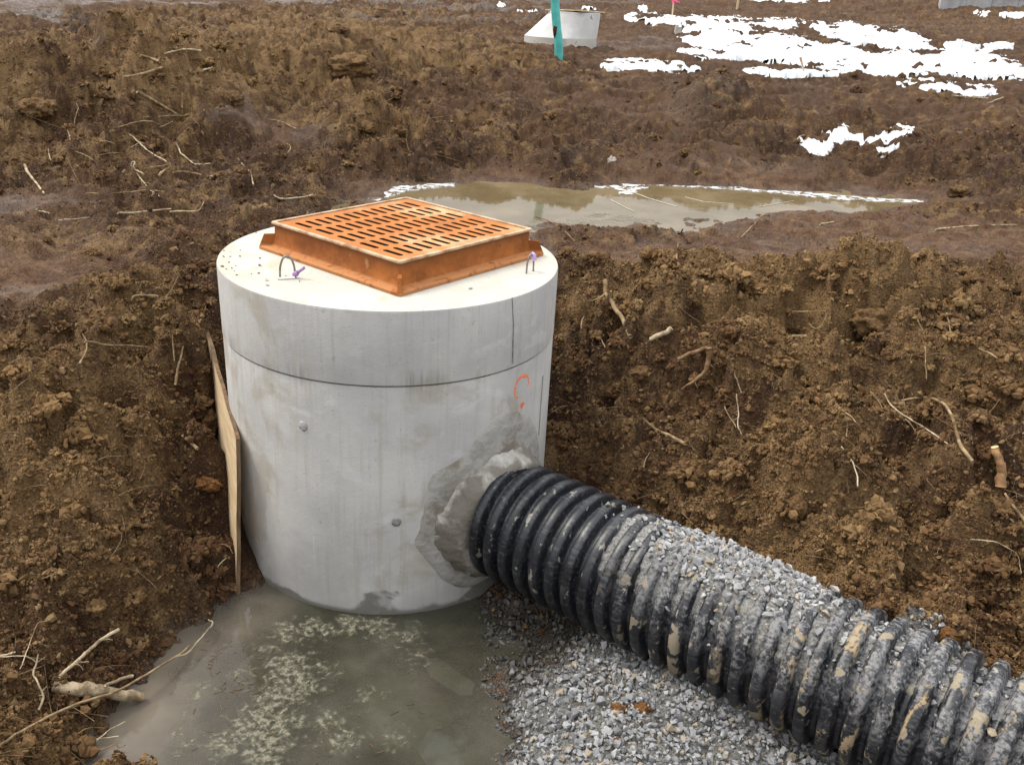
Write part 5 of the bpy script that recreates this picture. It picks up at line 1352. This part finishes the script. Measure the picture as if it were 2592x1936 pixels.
 ('stick', 'pale stick lying flat on the smooth track at the far right', 'stick', dz((1950,213),(2060,201),(2190,198)), (4,2.6), 2, .03, None),
 ('root', 'curled root with a loop at the near edge of the puddle', 'root', dz((1372,238),(1398,215),(1418,192),(1440,170),(1458,172),(1455,188)), (2.6,3.4), 0, .04, None),
 ('branch', 'thin branch lying over the near puddle edge behind the grate', 'branch', dz((650,158),(700,163),(780,178),(830,200),(858,222),(885,248)), (2,2.8), 1, .05, None),
 ('twig', 'light twig on the mud at the right end of the puddle edge', 'twig', dz((1608,197),(1650,190)), (4,2.6), 2, .03, None),
 ('twig', 'small pointed twig upright on the track behind the right lifting loop', 'twig', dz((1184,302),(1186,280),(1189,252)), (4,1.5), 0, .03, None),
 ('stick', 'long tan stick at the right below the snow field', 'stick', d7((1900,-610),(1980,-604),(2055,-598)), (3,3), 2, .03, None),
 ('stick', 'pale stick pointing up right of the snow tongue', 'stick', d7((2055,-575),(2090,-590),(2125,-602)), (2.4,3), 2, .03, None),
 ('twig', 'dead twig in the shallow end of the puddle', 'twig', dz((1700,120),(1706,148),(1745,152)), (2,2.4), 1, .04, None),
]
MLOG = mat_root((.20, .145, .085), (.44, .36, .24))
MHOT = mat_flat('fresh_split_wood', (.36, .20, .085), .8, .6, 25)
for i, (name, lab, cat, pts, (w0, w1), tone, lift, grp) in enumerate(ST):
    pts = [(p[0], p[1]) for p in pts]
    G = hit([p[0] for p in pts], [p[1] for p in pts])
    # keep the stick one connected piece: follow a smoothed depth along its length
    dd = (G - CAM) @ M[2]; nP = len(dd); med = np.median(dd)
    lift = lift * (1 + .12 * max(0, float(med) - 4))
    lin = np.polyfit(np.arange(nP), dd, 1); fit = np.polyval(lin, np.arange(nP)); off = min(0, float(np.min(dd - fit)) * .5)
    dd = .65 * np.minimum(fit + off, dd + .3) + .35 * np.minimum(dd, fit + .1)
    if name == 'cut_log': dd = np.linspace(dd[0] + .02, dd[-1] + .02, len(dd))
    kr = ray([p[0] for p in pts], [p[1] for p in pts]); Q = CAM + kr * ((dd - lift) / (kr @ M[2]))[:, None]
    if name == 'cut_log':
        Q = Q[:1] + (Q[-1:] - Q[:1]) * np.array([[0.0], [.25], [.5], [.75], [1.0]]); Q[0] += np.array([-.02, .01, -.015])
    k = float(np.mean(dd)) / (F / K)
    rad = [w0 * k / 2, w1 * k / 2]
    if name == 'cut_log': rad = [w0 * k / 2 * .86, w0 * k / 2 * .84, w0 * k / 2 * .80, w0 * k / 2 * .70, w0 * k / 2 * .60]
    m = MHOT if name == 'split_log' else (MLOG if name == 'cut_log' else MRT[tone])
    cutm = MCUT if name in ('cut_stick', 'cut_log', 'split_log', 'stub') else None
    o = sweep(name, Q, rad, m, None, 10 if max(w0, w1) > 9 else 6, origin=Q[0], rough=1.5 if max(w0, w1) < 4 else (.8 if max(w0, w1) < 8 else .5), seed=i, cutmat=cutm)
    tag(o, lab, cat, grp)
    if name in ('root', 'branch') and len(Q) > 2:
        for b in range(3 if len(Q) > 3 else 2):
            t_ = rng.uniform(.15, .9) * (len(Q) - 1); i_ = int(t_); st_ = Q[i_] + (Q[min(i_ + 1, len(Q) - 1)] - Q[i_]) * (t_ - i_)
            ax = Q[min(i_ + 1, len(Q) - 1)] - Q[i_]; L_ = np.linalg.norm(Q[-1] - Q[0]) * rng.uniform(.12, .28); ax = ax / (np.linalg.norm(ax) + 1e-9)
            sd_ = rng.normal(0, 1, 3); sd_ -= ax * (sd_ @ ax); sd_ /= np.linalg.norm(sd_); sd_[2] = -abs(sd_[2]) * .4
            PB_ = [st_, st_ + (ax * .5 + sd_ * .5) * L_ * .45 + rng.normal(0, .06, 3) * L_, st_ + (ax * .6 + sd_ * .9) * L_ * .8 + rng.normal(0, .08, 3) * L_]
            r_ = np.interp(t_, [0, len(Q) - 1], rad[:1] + rad[-1:]) * .5
            c_ = sweep('side_rootlet', np.array(PB_) - Q[0], [max(r_, .0006), max(r_ * .35, .0004)], m, None, 5, rough=1.2, seed=i * 7 + b); c_.parent = o

# hair-fine rootlets nobody could count
NH = 1000
hw = (np.clip(GRO[:DN] - .4, 0, 1) * (dist[:DN] > 2) * (dist[:DN] < 14) * (GZ[:DN] > .02) * (np.hypot(GX[:DN], GY[:DN]) > .85) * (.25 + (fbm(GX[:DN] * 1.3, GY[:DN] * 1.3, 2, 97) > .15))).ravel(); hw /= hw.sum()
hk = rng.choice(len(hw), NH, p=hw); VV, FF, AT = [], [], []; off = 0
for q in range(NH):
    b0 = np.array([GX[:DN].ravel()[hk[q]], GY[:DN].ravel()[hk[q]], GZ[:DN].ravel()[hk[q]] + .004]); dq = dist[:DN].ravel()[hk[q]]
    a = rng.uniform(0, 2 * PI); L = rng.uniform(.03, .16) * (1 + dq * .08); r0 = max(rng.uniform(.0008, .0016), dq * .00035); n_ = 5
    dirv = np.array([math.cos(a), math.sin(a) * .6, rng.uniform(-.5, .35)]); cur = rng.normal(0, .35, 3)
    P = [b0 + dirv * L * t + cur * L * t * t + np.array([0, 0, .012 * math.sin(t * PI)]) for t in np.linspace(0, 1, n_)]
    for t, p in enumerate(P):
        for c in range(3): VV.append(p + r0 * (1 - .5 * t / n_) * np.array([math.cos(c * 2.094), .3 * math.sin(c * 2.094), math.sin(c * 2.094)]))
    for t in range(n_ - 1):
        for c in range(3):
            FF.append((off + t * 3 + c, off + t * 3 + (c + 1) % 3, off + (t + 1) * 3 + (c + 1) % 3, off + (t + 1) * 3 + c))
    off += 3 * n_
o = npmesh('rootlets', VV, [np.array(FF)], MRT[0], None, True)
tag(o, 'hair-fine pale rootlets poking out of the torn soil', 'rootlets', kind='stuff')

# ------------------------------------------------------------------ single big clods
CL = [
 (1714, 1096, 26, 30, 'large rounded clay clod with cracks above the middle of the pipe', 0), (1386, 806, 22, 17, 'lumpy clod on the right bank left of the reddish root', 0),
 (1880, 690, 52, 34, 'big crumbly clod overhanging the right bank', 1), (2166, 782, 15, 14, 'small clod hanging on the root near the right edge', 1),
 (2052, 1368, 24, 17, 'rusty clod half hidden behind the pipe crest', 2), (1550, 1030, 10, 10, 'pale torn clod low on the right bank', 1),
 (2072, 412, 20, 13, 'tan clod at the right end of the puddle', 1), (1335, 1528, 17, 14, 'left of two rusty soil clods on the gravel heap', 2), (1388, 1530, 18, 12, 'right of two rusty soil clods on the gravel heap', 2),
 (1333, 1596, 9, 7, 'smallest rusty soil clod on the gravel heap', 2), (448, 905, 30, 30, 'large brown clod pressed behind the plywood sheet', 0), (446, 1040, 28, 17, 'rusty oval clod left of the plywood sheet', 2),
 (286, 912, 18, 22, 'blocky tan clod in the middle of the left bank', 1), (752, 142, 52, 24, 'broad cracked slab of clay on the crest left of the teal pipe', 1), (82, 232, 38, 22, 'broad tan clod at the far left of the heap', 1),
 (511, 214, 14, 17, 'upright pale clod on the left heap crest', 1), (795, 275, 20, 14, 'orange-tan clod behind the grate', 1), (866, 284, 14, 12, 'round brown clod right of the orange-tan one', 0),
 (1028, 281, 8, 6, 'small round clod alone on the slope', 0), (309, 300, 13, 10, 'pale stony clod in the left dark hollow', 1), (1255, 790, 16, 14, 'brown clod beside the basin wall on the right bank', 0),
 (160, 1180, 20, 16, 'crumbly tan clod low on the left bank', 1), (205, 1310, 24, 18, 'knobbly pale clod near the left water edge', 1), (1480, 330, 14, 9, 'dark clod at the foot of the pointed mound', 0),
]
MCL = []
for nm_, a, b in (('clay_brown', (.085, .047, .020), (.15, .088, .036)), ('clay_tan', (.10, .058, .024), (.185, .112, .050)), ('clay_rust', (.115, .050, .016), (.20, .098, .034))):
    t = NT(nm_); n_ = t.noise(18, 5, rough=.7); v_ = t.vor(45)
    MCL.append(t.fin(t.mix(t.ramp(t.noise(60, 4, rough=.7), .5, .68, 0, .6), t.mix(t.ramp(n_, .3, .7), a, b), (.035, .018, .008)), .93, t.bump(t.math('MULTIPLY', v_, -1.0), .8, .012, t.bump(n_, .9, .02)), .2))
for i, (px, py, wx, hy, lab, tone) in enumerate(CL):
    p = hit([px], [py + hy * .35])[0]; k = rel_scale(p)
    tv, tf = L2[i % 8]
    # clods are made of crumbs: fine lumps over a lumpy body
    v = np.array([tuple(Vector(x) * (1 + .22 * mnoise.noise(Vector(x) * 3.6 + Vector((i, 0, 0))) - .20 * abs(mnoise.noise(Vector(x) * 7 + Vector((0, i, 0)))) + .10 * mnoise.noise(Vector(x) * 15 + Vector((0, i, 0))))) for x in tv])
    a = i * 1.3; ca, sa = math.cos(a), math.sin(a); v = v @ np.array([[ca, sa, 0], [-sa, ca, 0], [0, 0, 1]])
    v = v * np.array([wx, (wx + hy) * .45, hy]) * k
    p = p + (CAM - p) / np.linalg.norm(CAM - p) * (0.0) + np.array([0, 0, hy * k * .25])
    o = npmesh('soil_clod', v + p, [tf], MCL[tone], None, True, origin=p); tag(o, lab, 'clod', 'larger soil clods')

# ------------------------------------------------------------------ pebbles on the lid
PB = [(145,525,13),(150,465,8),(215,550,8),(230,575,9),(320,570,7),(360,565,10),(370,520,15),(370,477,11),(408,607,14),(412,638,11),(250,465,9),(250,430,7),(190,465,11),(130,425,7),(158,432,9),(185,500,8),(205,535,9),(170,540,8),(195,440,6),(345,325,8),(520,580,6),(600,613,7),(655,515,9),(1608,657,14),(160,470,6),(225,520,6)]
spec = {6: 'tallest brown pebble on the lid left of the lifting loop', 23: 'lone flat grey pebble near the front right of the lid', 8: 'grey pebble just left of the lifting loop foot', 19: 'pebble on the lid behind the left corner of the frame', 20: 'tiny pebble inside the left lifting loop', 21: 'small pebble beside the purple tag', 22: 'flat pebble touching the frame flange', 0: 'widest dark pebble at the left rim of the lid', 9: 'lighter pebble below the grey one by the loop', 7: 'brown pebble behind the tallest one'}
for i, (x, y, w_) in enumerate(PB):
    p = at_z(426.7 + .3665 * x, 384 + .3665 * y, H); tv, tf = HT[i % 10]; s_ = w_ * .3665 * .5 * 3.6 / (F / K) * 2.1
    tn = (.30, .26, .20) if i not in (8, 23, 9) else (.30, .30, .30)
    o = npmesh('pebble', tv * s_ * np.array((1.1, .9, .75)) + p + (0, 0, s_ * .4), [tf], None, None, False, origin=p)
    o.data.materials.append(MPB[0] if i not in (8, 23, 9) else MPB[1]) if 'MPB' in globals() else None
    if 'MPB' not in globals():
        MPB = [mat_flat('brown_pebble', (.24, .19, .135), .9, .3, 40), mat_flat('grey_pebble', (.34, .335, .33), .85, .3, 40)]
        o.data.materials.append(MPB[0])
    tag(o, spec.get(i, 'one of the small brown crumbs of stone scattered over the left side of the lid'), 'pebble', 'pebbles on the lid')

# ------------------------------------------------------------------ things in and on the water
def flakes(name, centers, n_each, spread, size, mat, label, cat, z=(-.004, .004), squash=(1, 1, .22)):
    P = []
    for (px, py), s_, nn_ in centers:
        c = at_z(px, py, 0.0); k = rel_scale(c); n_ = int(n_each * nn_); kn = rng.normal(0, 1, (max(3, n_ // 12), 2)) * spread * s_ * k
        q = kn[rng.integers(0, len(kn), n_)] + rng.normal(0, 1, (n_, 2)) * .0105
        P.append(np.stack([c[0] + q[:, 0], c[1] + q[:, 1] * 1.0, rng.uniform(z[0], z[1], len(q))], -1))
    P = np.concatenate(P); bz_ = height(P[:, 0], P[:, 1])[1]; P = P[(bz_ < -.004) & (np.hypot(P[:, 0], P[:, 1]) > .745)]
    sz_ = np.clip(rng.lognormal(math.log(size), .45, len(P)), size * .3, size * 3)
    o = scatter(name, P, sz_, L0, mat, dict(tint=rng.uniform(0, 1, len(P))), True, squash); tag(o, label, cat, kind='stuff'); return o
sc = [((620,1365),1,1),((700,1360),.8,.8),((760,1345),1,1),((820,1350),1,1),((670,1355),1,.8),((560,1400),.7,.4),((620,1440),1.3,1.2),((640,1480),1.3,1.3),((600,1500),1.3,1),((440,1490),.8,.6),((560,1540),1,1),((540,1580),1.4,1.4),((480,1610),.9,1),((590,1590),1.2,1),((620,1560),1,.8),((570,1620),1.2,1),((700,1560),1,.6),((740,1600),1,.7),((800,1500),1,.35),((690,1450),1,.5),((880,1370),1,.6),((900,1420),1,.3),((520,1460),.9,.5),((400,1540),.6,.3),((400,1600),.8,.5),((850,1600),1,.3)]
gx = np.linspace(-1.1, .75, 190); gy = np.linspace(-2.2, -.62, 170); SX, SY = np.meshgrid(gx, gy, indexing='ij')
DEN = np.zeros_like(SX)
for (px, py), s_, nn_ in sc:
    c = at_z(px, py, 0.0); DEN = np.maximum(DEN, min(1, nn_ * .75 + .25) * np.exp(-((SX - c[0]) ** 2 + ((SY - c[1]) * 1.0) ** 2) / (2 * (.055 * s_) ** 2)))
idq = np.arange(SX.size).reshape(SX.shape)
fq = np.stack([idq[:-1, :-1], idq[1:, :-1], idq[1:, 1:], idq[:-1, 1:]], -1).reshape(-1, 4)
okv = (DEN > .10) & (height(SX.ravel(), SY.ravel())[1].reshape(SX.shape) < -.006) & (np.hypot(SX, SY) > .742)
fq = fq[okv.ravel()[fq].all(1)]; us, inv = np.unique(fq, return_inverse=True)
def mat_weed():
    t = NT('pale_silt_weed'); n = t.noise(24, 7, rough=.66, dist=.5); f = t.noise(48, 5, rough=.6, dist=.3)
    t.fin(t.mix(t.ramp(f, .3, .7), (.13, .125, .088), (.27, .255, .195)), .9, t.bump(n, .8, .01), .1)
    a = t.math('ADD', n, t.math('MULTIPLY', t.attr('dens'), .34))
    t.inp(t.b.inputs['Alpha'], t.math('MULTIPLY', t.ramp(a, .58, .82), t.ramp(f, .34, .6, .08, .72))); return t.m
o = npmesh('silt_weed', np.stack([SX, SY, 0.0008 + .0006 * fbm(SX * 20, SY * 20, 2, 3)], -1).reshape(-1, 3)[us], [inv.reshape(-1, 4)], mat_weed(), None, True, {'dens': DEN.ravel()[us]})
tag(o, 'fuzzy clumps of pale silt-covered weed floating on the pit water', 'weed', kind='stuff')
flakes('sunken_weed', [(a, b * 1.2, c) for a, b, c in sc], 26, 18, .013, mat_flat('dull_silt_weed', (.15, .145, .095), .95, .5, 40), 'dull drowned weed and silt lumps below the pit water surface', 'weed', z=(-.035, -.014), squash=(1, 1, .2))
NSW = 150; VV, FF = [], []; off = 0
for q in range(NSW):
    px, py = (rng.uniform(380, 960), rng.uniform(1380, 1650)) if q < 110 else (rng.uniform(440, 600), rng.uniform(1400, 1500))
    c = at_z(px, py, .002 if q % 3 else -.003); 
    if height(np.array([c[0]]), np.array([c[1]]))[1][0] > -.01 or math.hypot(c[0], c[1]) < .76: continue
    a = rng.uniform(0, 2 * PI); L = rng.uniform(.008, .035); w_ = rng.uniform(.0006, .0014); d_ = np.array([math.cos(a), math.sin(a), 0]); e_ = np.array([-d_[1], d_[0], 0]) * w_
    b_v = [c - d_ * L / 2 - e_, c - d_ * L / 2 + e_, c + d_ * L / 2 + e_ * .5, c + d_ * L / 2 - e_ * .5]
    VV += b_v + [v + (0, 0, .0016) for v in b_v]
    FF += [(off + 4, off + 5, off + 6, off + 7), (off, off + 1, off + 5, off + 4), (off + 1, off + 2, off + 6, off + 5), (off + 2, off + 3, off + 7, off + 6), (off + 3, off, off + 4, off + 7), (off + 3, off + 2, off + 1, off)]
    off += 8
o = npmesh('floating_straw', VV, [np.array(FF)], MSTRAW, None, False); tag(o, 'bits of straw and needles floating on the pit water', 'straw', kind='stuff')
def plate(name, pix, z, th, mat, label, cat, wob=.012):
    P = [at_z(x, y, z) for x, y in pix]; n_ = len(P); dense = []
    for i in range(n_):
        a, b = P[i], P[(i + 1) % n_]
        for t in np.linspace(0, 1, 7)[:-1]:
            p = a * (1 - t) + b * t; nz_ = mnoise.noise_vector(Vector(p * 14)); dense.append(p + np.array((nz_.x, nz_.y, 0)) * wob)
    bm = bmesh.new(); tv = [bm.verts.new(p + (0, 0, th)) for p in dense]; bv = [bm.verts.new(p) for p in dense]
    bm.faces.new(tv); bm.faces.new(bv[::-1])
    for i in range(len(tv)): bm.faces.new((tv[i], bv[i], bv[(i + 1) % len(tv)], tv[(i + 1) % len(tv)]))
    bmesh.ops.triangulate(bm, faces=[f for f in bm.faces if len(f.verts) > 4])
    return tag(bmobj(name, bm, mat, None, False, origin=P[0]), label, cat)
plate('ice_plate', [(925,1422),(950,1424),(985,1450),(1024,1478),(1020,1500),(995,1502),(965,1485),(935,1465),(918,1440)], -.007, .004, MICE2, 'broken plate of grey ice at the edge of the gravel', 'ice', .008)
plate('ice_plate', [(930,1570),(985,1560),(1010,1600),(1000,1665),(930,1665),(900,1620)], -.003, .004, mat_ice('dull_ice', (.20, .21, .19), (.0, .16), 7), 'faint submerged sheet of ice at the bottom edge of the water', 'ice', .014)
plate('ice_edge', [(790,432),(800,420),(828,409),(870,403),(930,399),(985,398),(982,404),(930,408),(880,414),(850,424),(815,436)], .929, .008, MICE, 'white frozen rim at the left end of the puddle', 'ice', .03)
plate('ice_edge', [(1180,397),(1260,396),(1330,399),(1400,400),(1396,408),(1375,412),(1372,422),(1340,420),(1330,410),(1260,403)], .929, .006, MICE, 'white ice flaring in the middle of the far puddle edge', 'ice', .03)
plate('ice_edge', [(1400,400),(1500,401),(1600,405),(1700,411),(1800,422),(1900,430),(2010,434),(2010,439),(1900,437),(1790,431),(1700,421),(1600,412),(1500,406)], .929, .006, MICE, 'long thin white ice rim along the right far puddle edge', 'ice', .03)
plate('painted_reflection', [(1150,474),(1230,476),(1290,460),(1400,470),(1430,484),(1300,496),(1180,502),(1150,498),(1135,486)], .930, .003, mat_ice('painted_sky_sheen', (.34, .30, .22), (.0, .4), 5), 'faint pale sheet painted as sky reflection at the near puddle edge behind the grate', 'ice', .03)  # added sheet, its pale tan colour stands in for reflected sky
for i, (pts, w_) in enumerate([([(1370,416),(1400,428),(1440,440),(1462,446)], 4), ([(1320,432),(1350,448),(1372,458)], 3), ([(1640,447),(1680,440),(1715,434)], 2), ([(1480,426),(1520,436),(1585,441)], 1.6)]):
    P = np.array([at_z(x, y, .9325) for x, y in pts]); L_ = []
    bm = bmesh.new(); T = np.gradient(P, axis=0); nrm_ = np.stack([-T[:, 1], T[:, 0], 0 * T[:, 0]], -1); nrm_ /= np.linalg.norm(nrm_, axis=1)[:, None]
    for q in range(len(P)):
        e_ = nrm_[q] * w_ * .0018 * (1.3 - q / len(P)); L_.append([bm.verts.new(P[q] - e_), bm.verts.new(P[q] + e_ * .2 + (0, 0, .003)), bm.verts.new(P[q] + e_)])
    for q in range(len(P) - 1):
        for c in range(2): bm.faces.new((L_[q][c], L_[q][c + 1], L_[q + 1][c + 1], L_[q + 1][c]))
    tag(bmobj('ice_crack', bm, mat_flat('crack_white', (.40, .36, .28), .5, .3), None, False, origin=P[0]), 'one of the thin pale pressure cracks crossing the frozen puddle', 'crack', 'cracks in the puddle ice')
# torn rag in the bank behind the puddle
p = hit([1322], [348])[0]; k = rel_scale(p); tv, tf = L2[3]
tag(npmesh('white_scrap', tv * np.array((9, 5, 10)) * k + p, [tf], mat_flat('dirty_white', (.55, .48, .42), .9, .4, 12), None, False, origin=p), 'dirty whitish scrap stuck in the bank behind the puddle', 'scrap')
